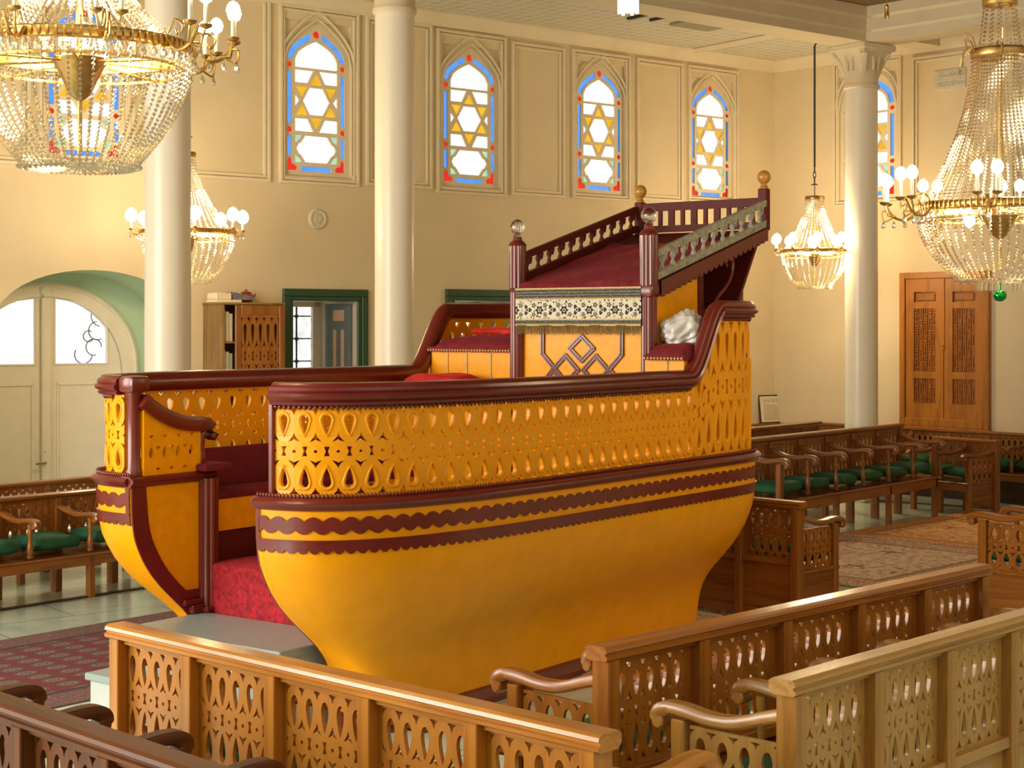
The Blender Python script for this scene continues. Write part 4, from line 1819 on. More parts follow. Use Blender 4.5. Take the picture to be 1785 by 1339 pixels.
def bead_mesh(bm, c, t, rx, rz):
    """small faceted bead stretched along z"""
    a = [Vector((t.x * rx, t.y * rx, 0)), Vector((0, 0, rz)), Vector((t.y * rx * .9, -t.x * rx * .9, 0))]
    idx = []
    for k in range(6):
        an = 2 * pi * k / 6
        idx.append(bm.verts.new(c + a[0] * cos(an) + a[2] * sin(an)))
    up_ = bm.verts.new(c + a[1])
    dn = bm.verts.new(c - a[1])
    for k in range(6):
        bm.faces.new((idx[k], idx[(k + 1) % 6], up_))
        bm.faces.new((idx[(k + 1) % 6], idx[k], dn))


bm = BM()
n = int(SL / .021)
for k in range(n):
    p, nn_ = ol(SL * (k + .5) / n, .004)
    t = Vector((-nn_.y, nn_.x, 0))
    c = Vector((p.x, p.y, ZB + .068))
    r = Matrix.Rotation(radians(24), 3, nn_)
    b0 = len(bm.verts)
    bead_mesh(bm, Vector(), t, .0105, .017)
    bm.verts.ensure_lookup_table()
    for v in bm.verts[b0:]:
        v.co = r @ v.co + c
o = finish('rope_beading', bm, M['maroon'], SHIP, 80)

# balustrade ------------------------------------------------------------
INS = -.045
ZL = ZB + .055
bm = BM()
s0, s1 = .085, SL - .10
nt_ = int(round((s1 - s0) / .128))
P_ = (s1 - s0) / nt_
o_, h_ = fret_tile(P_, .55, True, .205, 1.15, .19)


def bal_map(k):
    def f(x, z, d):
        s = s0 + k * P_ + x
        p, nn_ = ol(s, INS - d)
        top = rail_z(p.x) - .078
        return Vector((p.x, p.y, ZL + z * (top - ZL)))
    return f


def denser(loop, m=3):
    out = []
    for a, b in zip(loop, loop[1:] + loop[:1]):
        out.append(a)
        if abs(a[0] - b[0]) > P_ * .5:
            for q in range(1, m):
                out.append((a[0] + (b[0] - a[0]) * q / m, a[1] + (b[1] - a[1]) * q / m))
    return out


o_ = denser(o_)
for k in range(nt_):
    plate(bm, o_, h_, .024, bal_map(k))
finish('balustrade', bm, M['yellow'], SHIP)
# raised ribbon edges round the drops of the carved pattern


def ribbon(bm, loop, k, wd, up_=.005):
    f = bal_map(k)
    cx = sum(p[0] for p in loop) / len(loop)
    cz = sum(p[1] for p in loop) / len(loop)
    prev = None
    first = None
    for (x, z) in loop + loop[:1]:
        dx, dz = x - cx, (z - cz)
        L = hypot(dx, dz * .55) + 1e-6
        e = wd / L
        a = (x + dx * e * .15, z + dz * e * .15)
        b = (x + dx * e, z + dz * e)
        q = [bm.verts.new(f(a[0], a[1], .0)), bm.verts.new(f(a[0] * .7 + b[0] * .3, a[1] * .7 + b[1] * .3, -up_)), bm.verts.new(f(a[0] * .3 + b[0] * .7, a[1] * .3 + b[1] * .7, -up_)), bm.verts.new(f(b[0], b[1], .0))]
        if prev:
            for m_ in range(3):
                bm.faces.new((prev[m_], q[m_], q[m_ + 1], prev[m_ + 1]))
        prev = q


for hl in h_[:2]:
    bm = BM()
    for k in range(nt_):
        ribbon(bm, hl, k, .020)
    finish('carved_ribbon', bm, M['yellow'], SHIP, 50, recalc=True)

# top rail ----------------------------------------------------------------
bm = BM()
RAIL = [(-.045, -.035), (.040, -.035), (.048, -.022), (.040, -.012), (.060, -.004), (.068, .010), (.060, .024), (.046, .028), (.052, .040), (.046, .056), (.030, .064), (.022, .076), (.0, .082), (-.022, .076), (-.045, .062), (-.06, .03), (-.06, -.01)]
RAIL = [(a, b - .045) for a, b in RAIL]
rp = []
for i in range(3, NP - 4, 1):
    p = PTS[i] + NRM[i] * INS
    rp.append(Vector((p.x, p.y, rail_z(p.x))))
rp = resample(rp, .03)
sweep(bm, rp, RAIL)
finish('top_rail', bm, M['maroon'], SHIP, 40)
bm = BM()
n = int(SL / .031)
for k in range(n - 3):
    p, nn_ = ol(.085 + (SL - .20) * (k + .5) / n, INS + .008)
    if p.x > 2.0 and p.x < 2.42:
        pass
    t = Vector((-nn_.y, nn_.x, 0))
    bead_mesh(bm, Vector((p.x, p.y, rail_z(p.x) - .090)), t, .0145, .020)
finish('bead_fringe', bm, M['maroon'], SHIP, 80)
# thin edge strip at the near end of the balustrade, stout post at the far end
bm = BM()
p, nn_ = ol(.075, INS)
box(bm, p.x - .022, p.x + .022, p.y - .012, p.y + .018, ZL, rail_z(p.x) - .06, .004)
finish('end_strip', bm, M['maroon'], SHIP)
bm = BM()
p, nn_ = ol(SL - .035, INS)
lathe(bm, [(.048, ZL), (.048, ZL + .03), (.040, ZL + .045), (.040, rail_z(p.x) - .10), (.05, rail_z(p.x) - .07), (.05, rail_z(p.x) + .02)], 18, (p.x + .015, p.y, 0))
PX = p.x + .015
finish('corner_post', bm, M['maroon'], SHIP, 40)
bm = BM()
box(bm, PX - .07, PX + .07, p.y - .07, p.y + .06, rail_z(p.x) - .065, rail_z(p.x) + .032, .022, seg=2)
finish('post_cap', bm, M['maroon'], SHIP, 40)

# cut faces of the entry: yellow side panels with a maroon border following the hull ----
VF = 2.085
UE = -.36
SZ = .46


def jamb(name, iend, v, sgn, cut_to=UE):
    zs = [1.257 - k * .04 for k in range(int((1.257 - .10) / .04) + 1)]
    prof = []
    for z in zs:
        q = hull_pt(iend, z)
        prof.append((q.x, z))
    bm = BM()
    outer = [(cut_to, zs[-1]), (cut_to, ZB)] + [(u, z) for u, z in prof]
    plate(bm, outer, [], .03, lambda x, z, d: Vector((x, v + sgn * d, z)))
    pn = finish('entry_panel', bm, M['yellow_panel'], SHIP)
    bm = BM()
    wd = .105
    inn = [(min(u + wd + .06 * (1.257 - z), cut_to - .01), z) for u, z in prof]
    k0 = len(prof)
    for i in range(k0 - 1):
        a, b, c, d = prof[i], prof[i + 1], inn[i + 1], inn[i]
        vs = []
        for dd in (0, -.012 * sgn):
            vs.append([bm.verts.new((q[0], v + dd, q[1])) for q in (a, b, c, d)])
        bm.faces.new(vs[1])
        for e in range(4):
            bm.faces.new((vs[0][e], vs[0][(e + 1) % 4], vs[1][(e + 1) % 4], vs[1][e]))
    bmesh.ops.remove_doubles(bm, verts=bm.verts, dist=1e-5)
    finish('curved_border', bm, M['maroon'], pn)
    bm = BM()
    for q, (za, zb_, pr) in enumerate(((SZ, SZ + .05, .05), (SZ + .05, SZ + .085, .035), (SZ + .085, SZ + .14, .014))):
        ua = hull_pt(iend, za).x + .01
        ys = sorted((v, v - sgn * pr))
        box(bm, ua, cut_to, ys[0], ys[1], za, zb_, .006)
    finish('foot_moulding', bm, M['maroon'], pn)
    # ledge along the cut
    bm = BM()
    path = [Vector((-.97 if sgn > 0 else -1.25, v, ZB)), Vector((cut_to + .05, v, ZB))]
    if sgn < 0:
        path = path[::-1]
    sweep(bm, path, BELT)
    finish('ledge', bm, M['maroon'], pn, 45)
    return pn


jf = jamb('far', NP - 1, VF, 1)
jn = jamb('near', 0, .75, -1)
bm = BM()
# fluted post where the panel meets the steps


def fluted(bm, c, r, z0, z1, nfl=10, sq=False):
    ring = []
    n = nfl * 4
    for k in range(n):
        a = 2 * pi * k / n
        rr = r * (1 - .13 * (.5 + .5 * cos(nfl * a)) ** 2)
        ring.append((rr * cos(a), rr * sin(a)))
    ring_loft(bm, [[Vector((c[0] + x, c[1] + y, z)) for x, y in ring] for z in (z0, z1)])


fluted(bm, (UE + .0, VF - .01), .068, SZ, ZB + .01, 9)
box(bm, UE - .08, UE + .08, VF - .09, VF + .07, SZ, SZ + .03, .006)
finish('fluted_post', bm, M['maroon'], SHIP, 30)
bm = BM()
fluted(bm, (UE, .75), .06, SZ, ZB + .01, 9)
finish('fluted_post', bm, M['maroon'], SHIP, 30)
# carved side with sloping arm above the ledge
bm = BM()
ua, ub = PX + .03, -.42


def armz(u):
    f = (u - ua) / (ub - ua)
    return 1.765 - .155 * (1 - (1 - min(1, f)) ** 2.2)


arm_bot = [(ua + (ub - ua) * k / 14, armz(ua + (ub - ua) * k / 14) - .04) for k in range(15)]
holes = []
W4 = (ub - ua)
for k in range(4):
    cx = ua + W4 * (.13 + .235 * k)
    holes.append(drop(cx, ZL + .10, ZL + .17, .020, 8))
    holes.append([(cx - .018, ZL + .235), (cx + .018, ZL + .235), (cx, ZL + .215)])
    if k < 3:
        c2 = cx + W4 * .1175
        holes.append([(c2 - .022, ZL + .17), (c2 + .022, ZL + .17), (c2, ZL + .145)])
        holes.append([(c2 - .020, ZL + .03), (c2 + .020, ZL + .03), (c2, ZL + .05)])
plate(bm, [(ua, ZL), (ub, ZL)] + arm_bot[::-1], holes, .024, lambda x, z, d: Vector((x, VF + d - .012, z)))
finish('carved_side', bm, M['yellow_panel'], SHIP)
bm = BM()
path = [Vector((u, VF, z)) for u, z in [(ua + (ub - ua) * k / 16, armz(ua + (ub - ua) * k / 16)) for k in range(17)]]
path += [Vector((ub + .05, VF, armz(ub) - .005)), Vector((ub + .09, VF, armz(ub) - .03)), Vector((ub + .10, VF, armz(ub) - .075)), Vector((ub + .08, VF, armz(ub) - .10))]
nn2 = len(path)
rings = []
for i, (p, s_, u_) in enumerate(frames(path)):
    hh = .055 - .008 * max(0, i - 16)
    hh = max(.028, hh)
    rings.append([p + s_ * a + u_ * b for a, b in ((-.035, -hh), (.035, -hh), (.045, 0), (.035, hh * .6), (-.035, hh * .6), (-.045, 0))])
ring_loft(bm, rings)
finish('arm_rail', bm, M['maroon'], SHIP, 50)
bm = BM()
lathe(bm, [(.03, ZL), (.03, ZL + .02), (.018, ZL + .03), (.024, ZL + .06), (.026, ZL + .09), (.016, ZL + .13), (.018, ZL + .16), (.024, ZL + .20), (.016, ZL + .23), (.03, armz(ub) - .05)], 12, (ub + .02, VF, 0))
finish('baluster', bm, M['maroon'], SHIP, 40)

# inside: carpeted steps, decks and seats ---------------------------------
bm = BM()
box(bm, UE - .02, .30, .84, VF - .01, .30, .75, .02, seg=2)
finish('carpeted_step', bm, M['carpet_red'], SHIP, 40)
bm = BM()
box(bm, .28, 1.95, .22, 2.28, .84, .97)
finish('deck', bm, M['velvet'], SHIP)
bm = BM()
box(bm, .25, .30, .84, 2.28, .5, .97)
finish('riser', bm, M['maroon_dark'], SHIP)
bm = BM()
box(bm, UE + .04, 1.95, VF - .01, VF + .03, .93, 1.125)          # far seat front
box(bm, .10, 1.95, .54, .58, .97, 1.125)           # near seat front
finish('seat_front', bm, M['yellow_panel'], SHIP)
bm = BM()
box(bm, UE + .04, 1.95, VF + .005, VF + .03, .60, .93)
finish('seat_plinth', bm, M['maroon_dark'], SHIP)
bm = BM()
box(bm, UE + .02, 1.95, VF - .03, 2.36, 1.125, 1.175, .02, seg=2)
finish('seat_top', bm, M['velvet_dark'], SHIP, 40)
bm = BM()
box(bm, UE + .05, 1.95, 2.30, 2.37, 1.17, 1.42, .02, seg=2)
finish('back_pad', bm, M['velvet_dark'], SHIP, 40)
bm = BM()
box(bm, .05, 1.95, .16, .60, 1.125, 1.185, .02, seg=2)
finish('seat_top', bm, M['velvet'], SHIP, 40)
bm = BM()
box(bm, UE - .10, UE + .13, VF - .10, VF + .09, ZB + .055, ZB + .10, .018, seg=2)
finish('post_pad', bm, M['velvet_dark'], SHIP, 40)
# raised bow: step bench and two side seats
for q in ((1.60, 2.12, 1.60, 2.36, .97, 1.70), (2.02, 2.95, .12, .42, 1.2, 1.965), (2.14, 2.95, 1.56, 2.36, 1.2, 2.0)):
    bm = BM()
    box(bm, *q)
    finish('seat_box', bm, M['yellow_panel'], SHIP)
bm = BM()
for v in (1.80, 2.02, 2.2):
    box(bm, 2.132, 2.14, v, v + .012, 1.6, 1.99)
box(bm, 2.012, 2.02, .24, .255, 1.6, 1.99)
finish('board_joint', bm, M['braid'], SHIP)
for nm, (u0, u1, v0, v1, z0), lab in (('bow_seat_pad', (2.10, 2.98, 1.55, 2.37, 2.0), None), ('bow_seat_pad', (1.98, 2.85, .10, .41, 1.965), None)):
    bm = BM()
    nU, nV = 10, 10

    def pp(i, j, lo):
        a, b = i / nU, j / nV
        e = (1 - abs(2 * a - 1) ** 4) * (1 - abs(2 * b - 1) ** 4)
        z = z0 + (.035 + .085 * e ** .5 if not lo else 0)
        return (u0 + (u1 - u0) * a, v0 + (v1 - v0) * b, z)
    T = [[bm.verts.new(pp(i, j, 0)) for j in range(nV + 1)] for i in range(nU + 1)]
    Bq = [[bm.verts.new(pp(i, j, 1)) for j in range(nV + 1)] for i in range(nU + 1)]
    for i in range(nU):
        for j in range(nV):
            bm.faces.new((T[i][j], T[i + 1][j], T[i + 1][j + 1], T[i][j + 1]))
            bm.faces.new((Bq[i][j], Bq[i][j + 1], Bq[i + 1][j + 1], Bq[i + 1][j]))
    for i in range(nU):
        bm.faces.new((T[i][0], Bq[i][0], Bq[i + 1][0], T[i + 1][0]))
        bm.faces.new((T[i][nV], T[i + 1][nV], Bq[i + 1][nV], Bq[i][nV]))
    for j in range(nV):
        bm.faces.new((T[0][j], T[0][j + 1], Bq[0][j + 1], Bq[0][j]))
        bm.faces.new((T[nU][j], Bq[nU][j], Bq[nU][j + 1], T[nU][j + 1]))
    sp = finish(nm, bm, M['velvet'], SHIP, 60)
    bm = BM()
    m_ = int((v1 - v0) / .025)
    for k in range(m_):
        sphere(bm, (u0 - .003, v0 + (v1 - v0) * (k + .5) / m_, z0 + .012), .009, 6, 4)
    finish('nail_trim', bm, M['braid'], sp, 80)

# canopy desk ---------------------------------------------------------------
U0, U1, VN, VFR = 2.10, 3.76, .433, 1.529
ZR0, ZR1 = 2.47, 2.93


def roof_z(u):
    return ZR0 + (ZR1 - ZR0) * (u - U0) / (U1 - U0)


bm = BM()
box(bm, U0, U0 + .05, VN + .02, VFR - .02, 1.0, 2.46)
front = finish('desk_front', bm, M['yellow_panel'], SHIP)
bm = BM()
cv = (VN + VFR) / 2


def strip(bm, a, b, w=.030, p=.016):
    """raised strip on the front face between (dv, z) points; +dv is to the right as seen"""
    A = Vector((U0, cv - a[0], a[1]))
    B = Vector((U0, cv - b[0], b[1]))
    t = (B - A).normalized()
    n = Vector((-1, 0, 0))
    s = t.cross(n)
    for (wa, wb, pp_) in ((-w / 2, w / 2, p * .6), (-w / 2, -w / 6, p), (w / 6, w / 2, p)):
        ring_loft(bm, [[q + s * wa, q + s * wb, q + s * wb + n * pp_, q + s * wa + n * pp_] for q in (A - t * w * .3, B + t * w * .3)])


def diamond(cx, cz, hx, hz):
    P4 = [(cx - hx, cz), (cx, cz + hz), (cx + hx, cz), (cx, cz - hz)]
    for k in range(4):
        strip(bm, P4[k], P4[(k + 1) % 4])


diamond(.0, 2.035, .098, .085)
diamond(-.135, 1.885, .105, .10)
diamond(.120, 1.885, .105, .10)
for sx in (-1, 1):
    strip(bm, (sx * .33, 2.42), (sx * .33, 1.995))
    strip(bm, (sx * .33, 1.995), (sx * .135, 1.80))
    strip(bm, (sx * .245, 1.88), (sx * .29, 1.83))
finish('diamond_trim', bm, M['maroon'], front)
for v in (VN, VFR):
    bm = BM()
    fluted(bm, (U0 - .01, v), .055, 1.0, 2.43, 9)
    if v == VN:
        box(bm, U0 - .068, U0 + .045, v - .058, v + .058, 2.38, 2.47, .02, seg=2)
    post = finish('canopy_post', bm, M['maroon'], SHIP, 30)
    bm = BM()
    zt = 2.83 if v == VN else 2.79
    fluted(bm, (U0 - .01, v), .062, 2.46, zt - .03, 10)
    lathe(bm, [(.062, zt - .03), (.066, zt - .02), (.05, zt), (.035, zt + .01), (.03, zt + .035), (.001, zt + .036)], 16, (U0 - .01, v, 0))
    finish('newel', bm, M['maroon'], post, 30)
    bm = BM()
    lathe(bm, [(.012, zt + .025), (.03, zt + .03), (.03, zt + .045), (.016, zt + .055)], 14, (U0 - .01, v, 0))
    sphere(bm, (U0 - .01, v, zt + .105), .055, 20, 14)
    finish('crystal_ball', bm, M['glass_ball'], post, 60)
for v in (VN, VFR):
    bm = BM()
    zt = 3.225 if v == VN else 3.17
    u = U1 - .02
    box(bm, u - .035, u + .035, v - .035, v + .035, roof_z(u) - .01, zt, .004)
    lathe(bm, [(.001, roof_z(u) - .06), (.02, roof_z(u) - .05), (.035, roof_z(u) - .02), (.035, roof_z(u))], 10, (u, v, 0))
    post = finish('rear_post', bm, M['maroon_dark'], SHIP, 30)
    bm = BM()
    lathe(bm, [(.03, zt), (.034, zt + .012), (.020, zt + .025), (.026, zt + .04)], 14, (u, v, 0))
    sphere(bm, (u, v, zt + .088), .052, 16, 11)
    finish('wooden_ball', bm, M['ball_wood'], post, 60)
# sloping board
bm = BM()
ring_loft(bm, [[Vector((u, VN - .05, roof_z(u))), Vector((u, VFR + .05, roof_z(u))), Vector((u, VFR + .05, roof_z(u) - .035)), Vector((u, VN - .05, roof_z(u) - .035))] for u in (U0 - .04, U1 - .05)])
finish('sloping_board', bm, M['maroon_dark'], SHIP)


def slope_rail(name, v, matname, front_=True):
    m = M[matname]
    Lh = .198
    for nm, off, hh in (('upper_rail', Lh, .024), ('lower_rail', .045, .026)):
        bm = BM()
        ring_loft(bm, [[Vector((u, v - .018, roof_z(u) + off - hh)), Vector((u, v + .018, roof_z(u) + off - hh)), Vector((u, v + .018, roof_z(u) + off + hh)), Vector((u, v - .018, roof_z(u) + off + hh))] for u in (U0 + .05, U1 - .05)])
        finish(nm, bm, m, SHIP)
    nb = 11
    for k in range(nb):
        u = U0 + .13 + (U1 - U0 - .26) * k / (nb - 1)
        bm = BM()
        z0, z1 = roof_z(u) + .065, roof_z(u) + Lh - .015
        dzm = (z1 - z0)
        lathe(bm, [(.020, z0), (.020, z0 + .01), (.010, z0 + dzm * .35), (.022, z0 + dzm * .6), (.012, z0 + dzm * .85), (.02, z1)], 8, (u, v, 0))
        plate(bm, [(u + .028, z1), (u + .060, z1), (u + .050, z1 - .035), (u + .042, z1 - .05), (u + .036, z1 - .035)], [], .016, lambda x, z, d: Vector((x, v - .008 + d, z)))
        finish('railing_baluster', bm, m, SHIP, 40)


slope_rail('near', VN - .02, 'silver_green')
slope_rail('far', VFR + .02, 'maroon_dark')
bm = BM()
ub_ = U1 - .03
for off, hh in ((.205, .032), (.03, .026)):
    box(bm, ub_ - .018, ub_ + .018, VN, VFR, roof_z(ub_) + off - hh, roof_z(ub_) + off + hh)
finish('back_railing', bm, M['maroon_dark'], SHIP)
for k in range(10):
    bm = BM()
    v = VN + .09 + (VFR - VN - .18) * k / 9
    box(bm, ub_ - .010, ub_ + .010, v - (.026 if k % 2 else .016), v + (.026 if k % 2 else .016), roof_z(ub_) + .05, roof_z(ub_) + .18)
    finish('railing_baluster', bm, M['maroon_dark'], SHIP)
# scalloped eaves on both sides
for v in (VN - .05, VFR + .05):
    bm = BM()
    prev = None
    n = 150
    for k in range(n + 1):
        u = U0 + .05 + (U1 - .12 - U0) * k / n
        zt, zb_ = roof_z(u) + .01, roof_z(u) - .055 - .030 * abs(sin(pi * k / 7)) ** .7 - .02 * (1 - k / n)
        q = [bm.verts.new((u, v + d, z)) for d, z in ((-.012, zt), (-.012, zb_), (.012, zb_), (.012, zt))]
        if prev:
            for a in range(4):
                bm.faces.new((prev[a], q[a], q[(a + 1) % 4], prev[(a + 1) % 4]))
        prev = q
    finish('scalloped_eave', bm, M['maroon'], SHIP)
# side panels under the canopy
for v in (VN, VFR):
    bm = BM()
    ring_loft(bm, [[Vector((u, v - .012, z)) for z in (1.2, roof_z(u) - .03)] + [Vector((u, v + .012, z)) for z in (roof_z(u) - .03, 1.2)] for u in (U0 + .03, 2.74)])
    finish('canopy_side', bm, M['yellow_panel'], SHIP)
    bm = BM()
    box(bm, 2.72, 2.78, v - .03, v + .03, 1.2, roof_z(2.75) - .03, .006)
    finish('side_stile', bm, M['maroon_dark'], SHIP)
    bm = BM()
    c0 = Vector((2.90, v - .02, 2.335))
    pth = catmull([(2.93, v - .02, 2.34), (2.99, v - .02, 2.40), (3.10, v - .02, 2.47), (3.19, v - .02, 2.56), (3.21, v - .02, 2.66), (3.15, v - .02, 2.70), (3.10, v - .02, 2.66), (3.13, v - .02, 2.62)], 6)
    tube(bm, pth, [.016] * (len(pth) - 8) + [.012] * 8, 7)
    finish('scroll_bracket', bm, M['maroon'], SHIP, 60)
bm = BM()
ring_loft(bm, [[Vector((ua_, VN - .0, z)), Vector((ua_, VFR, z)), Vector((ua_ + .035, VFR, z)), Vector((ua_ + .035, VN, z))] for ua_, z in ((3.24, 2.25), (U1 - .10, roof_z(U1 - .1) - .03))])
finish('rear_board', bm, M['maroon_dark'], SHIP)
bm = BM()
box(bm, 2.72, 3.22, VN - .04, VFR + .04, 2.20, 2.31, .012)
finish('rear_sill', bm, M['maroon'], SHIP)
# deck of the bow so one cannot look through
bm = BM()
box(bm, 2.15, 3.15, .30, 2.2, 1.15, 1.2)
finish('bow_deck', bm, M['maroon_dark'], SHIP)

# things lying on or beside the platform ------------------------------------------
bpy.context.view_layer.update()
SM = SHIP.matrix_world.copy()
SA = SHIP.rotation_euler.z


def ship_pt(u, v, z):
    return SM @ Vector((u, v, z))


cov = thing('desk_cover', 'crimson velvet cover with black and cream brocade border over the sloping desk', 'cover', ship_pt(U0, cv, 0), SA)
hw = (VFR - VN) / 2 - .035
bm = BM()
nU, nV = 30, 22
G2 = []
rr = random.Random(3)
for i in range(nU + 1):
    row = []
    for j in range(nV + 1):
        u = -.045 + 1.22 * i / nU
        b = -hw + 2 * hw * j / nV
        z = roof_z(U0 + u) + .018 + .008 * sin(9 * u + 3 * b) * sin(7 * b) + .006 * sin(23 * u * b) + .012 * (abs(b) / hw) ** 6
        if u > 1.0:
            b *= .98 + .02 * sin(u * 30)
        row.append(bm.verts.new((u, b, z + (.012 if u < 0 else 0))))
    G2.append(row)
# front fall
rows = []
for q in range(1, 4):
    row = []
    for j in range(nV + 1):
        b = -hw + 2 * hw * j / nV
        row.append(bm.verts.new((-.052 - .012 * q * .3, b, roof_z(U0 - .04) + .012 - .016 * q + .010 * sin(j * .55))))
    rows.append(row)
G3 = rows[::-1] + G2
for a, b in zip(G3, G3[1:]):
    for j in range(nV):
        bm.faces.new((a[j], a[j + 1], b[j + 1], b[j]))
finish('velvet', bm, M['velvet'], cov, 60, recalc=False)


def hang(name, z0, z1, mat_, amp=.006, off=0.0, wx=1.0, n=44, wob=5.0):
    """strip of cloth hanging in front of the desk; built flat in x, y so its weave keeps its scale, then stood up"""
    bm = BM()
    W2 = (hw + .01) * wx
    g = []
    m = 5
    for k in range(m + 1):
        row = []
        for j in range(n + 1):
            x = -W2 + 2 * W2 * j / n
            row.append(bm.verts.new((x, z0 + (z1 - z0) * k / m, amp * sin(wob * x / W2 * pi) * (1 - (k / m) * .5))))
        g.append(row)
    for a, b in zip(g, g[1:]):
        for j in range(n):
            bm.faces.new((a[j], a[j + 1], b[j + 1], b[j]))
    o = finish(name, bm, mat_, cov, 60)
    o.rotation_euler = (pi / 2, 0, -pi / 2)
    o.location = (-.068 - off, 0, 0)
    return o


ZT = roof_z(U0 - .04)
hang('brocade_band', 2.235, 2.375, M['brocade'])
hang('brocade_edge', 2.375, 2.445, M['brocade_edge'], .007, .002)
hang('brocade_edge', 2.195, 2.237, M['brocade_edge'], .006, .002)
for z in (2.372, 2.232, 2.192, 2.446):
    hang('gold_braid', z, z + .010, M['braid'], .006, .005)
bm = BM()
rr = random.Random(5)
nst = 260
for k in range(nst):
    y = -hw + 2 * hw * (k + .5) / nst
    w = hw / nst * 1.1
    ln = .062 + rr.uniform(-.008, .008)
    sx = rr.uniform(-.008, .008)
    q = [(-.072 + rr.uniform(-.004, .004), y - w, 2.197), (-.072, y + w, 2.197), (-.074 + sx, y + w * .6 + sx * .5, 2.197 - ln), (-.074 + sx, y - w * .6 + sx * .5, 2.197 - ln)]
    bm.faces.new([bm.verts.new(p) for p in q])
o = finish('fringe', bm, M['fringe'], cov, recalc=False)
o['kind'] = 'stuff'
# corner of brocade folded up at the near end
bm = BM()
pt = [(-.055, -hw - .005, 2.38), (-.055, -hw + .06, 2.44), (.05, -hw + .03, 2.505), (.16, -hw - .002, 2.535), (.05, -hw - .03, 2.46)]
vs = [bm.verts.new(p) for p in pt]
bm.faces.new(vs)
r_ = bmesh.ops.solidify(bm, geom=list(bm.faces), thickness=.012)
finish('folded_corner', bm, M['brocade_edge'], cov)

# cushions, cloths, bag, board
def pillow(name, label, cat, u, v, z, w, d, h, rz, mat_, seed=2, tilt=0):
    bm = BM()
    pillow_build(w, d, h, seed)(bm)
    o = finish(name, bm, mat_, None, 80, loc=ship_pt(u, v, z), rotz=SA + rz)
    if tilt:
        o.rotation_euler.x = tilt
    return tag(o, label, cat)


pillow('folded_cloth', 'bright red folded cloth lying on the far bow seat pad', 'cloth', 2.42, 1.93, 2.125, .26, .42, .055, .1, M['red_cloth'], 1)
pillow('red_cushion', 'red cushion on the yellow step box before the far bow seat', 'cushion', 1.85, 2.03, 1.705, .42, .52, .15, .2, M['red_cloth'], 3)
bm = BM()
rr = random.Random(11)
bmesh.ops.create_icosphere(bm, subdivisions=5, radius=1.0)
for v in bm.verts:
    p = v.co.copy()
    k = 1 + .16 * sin(5 * p.x + 2 * p.z) * cos(4 * p.y) + .12 * abs(sin(7 * p.y + 5 * p.z)) + .10 * abs(sin(9 * p.x - 6 * p.z + 2)) + .05 * abs(sin(19 * p.x + 13 * p.y)) - .12
    v.co = Vector((p.x * .15 * k, p.y * .13 * k, (p.z * .115 * k + .04 * (p.y < -.2) * max(0, p.z))))
    if v.co.z < -.08:
        v.co.z = -.08
o = finish('plastic_bag', bm, M['bag'], None, 48, loc=ship_pt(2.27, .27, 2.148), rotz=SA)
tag(o, 'crumpled white plastic bag on the near bow seat pad', 'bag')
bm = BM()
box(bm, -.11, .11, -.006, .006, 0, .26, .002)
o = finish('white_board', bm, M['paper'], None, loc=ship_pt(2.56, .145, 2.10), rotz=SA + .1)
o.rotation_euler.x = .18
tag(o, 'small pale board leaning inside the near bow seat', 'board')

# marble steps ----------------------------------------------------------------
stp = thing('marble_step', 'grey marble slab forming the upper entry step', 'step', ship_pt(0, 0, 0), SA)
bm = BM()
box(bm, -1.0, UE - .04, .83, VF - .02, .405, .455, .006)
finish('tread', bm, M['slab'], stp)
bm = BM()
box(bm, -.96, UE - .04, .86, VF - .05, 0, .405)
finish('riser', bm, M['slab_side'], stp)
stp = thing('marble_step', 'pale marble block forming the lower entry step', 'step', ship_pt(0, 0, 0), SA)
bm = BM()
box(bm, -1.30, -.965, .84, VF - .02, .20, .24, .006)
finish('tread', bm, M['slab'], stp)
bm = BM()
box(bm, -1.28, -.965, .87, VF - .05, 0, .20)
finish('riser', bm, M['slab_side'], stp)
# ================================================================== CABINET AND WHAT STANDS ON IT
x0, zt = WB.px(386, 527, -.43)
x1, _ = WB.px(495, 600, -.43)
cabd = .42
t = thing('book_cabinet', 'tall olive brown wooden cabinet with a pierced door left of the green window frame', 'cabinet', WB.w(x0, -.43, 0), WB.a)
W_ = x1 - x0
Hc = zt
bm = BM()
box(bm, 0, .022, 0, cabd, 0, Hc - .025)
box(bm, W_ - .022, W_, 0, cabd, 0, Hc - .025)
box(bm, 0, W_, cabd - .015, cabd, 0, Hc - .025)
box(bm, 0, .03, -.012, .0, 0, Hc - .025)
finish('carcass', bm, M['cab_wood'], t)
bm = BM()
box(bm, -.015, W_ + .015, -.02, cabd + .005, Hc - .025, Hc, .006)
finish('cabinet_top', bm, M['cab_wood'], t)
for k in range(4):
    bm = BM()
    z = Hc - .42 - .42 * k
    box(bm, .022, W_ - .022, .03, cabd - .015, z - .02, z)
    finish('shelf', bm, M['cab_wood'], t)
dx0 = .155
dw = W_ - dx0
bm = BM()
box(bm, dx0, dx0 + .07, -.03, -.005, .1, Hc - .03, .003)
box(bm, W_ - .07, W_, -.03, -.005, .1, Hc - .03, .003)
box(bm, dx0 + .07, W_ - .07, -.03, -.005, Hc - .13, Hc - .03, .003)
box(bm, dx0 + .07, W_ - .07, -.03, -.005, .1, .2, .003)
box(bm, dx0 + .07, W_ - .07, -.03, -.005, Hc - 1.12, Hc - 1.02, .003)
door = finish('cabinet_door', bm, M['walnut_v'], t)
o = link('carved_panel', fret_panel_mesh(dw - .14, .89, 5, .015, M['walnut_panel'], 0), door, (dx0 + .07, -.025, Hc - 1.02))
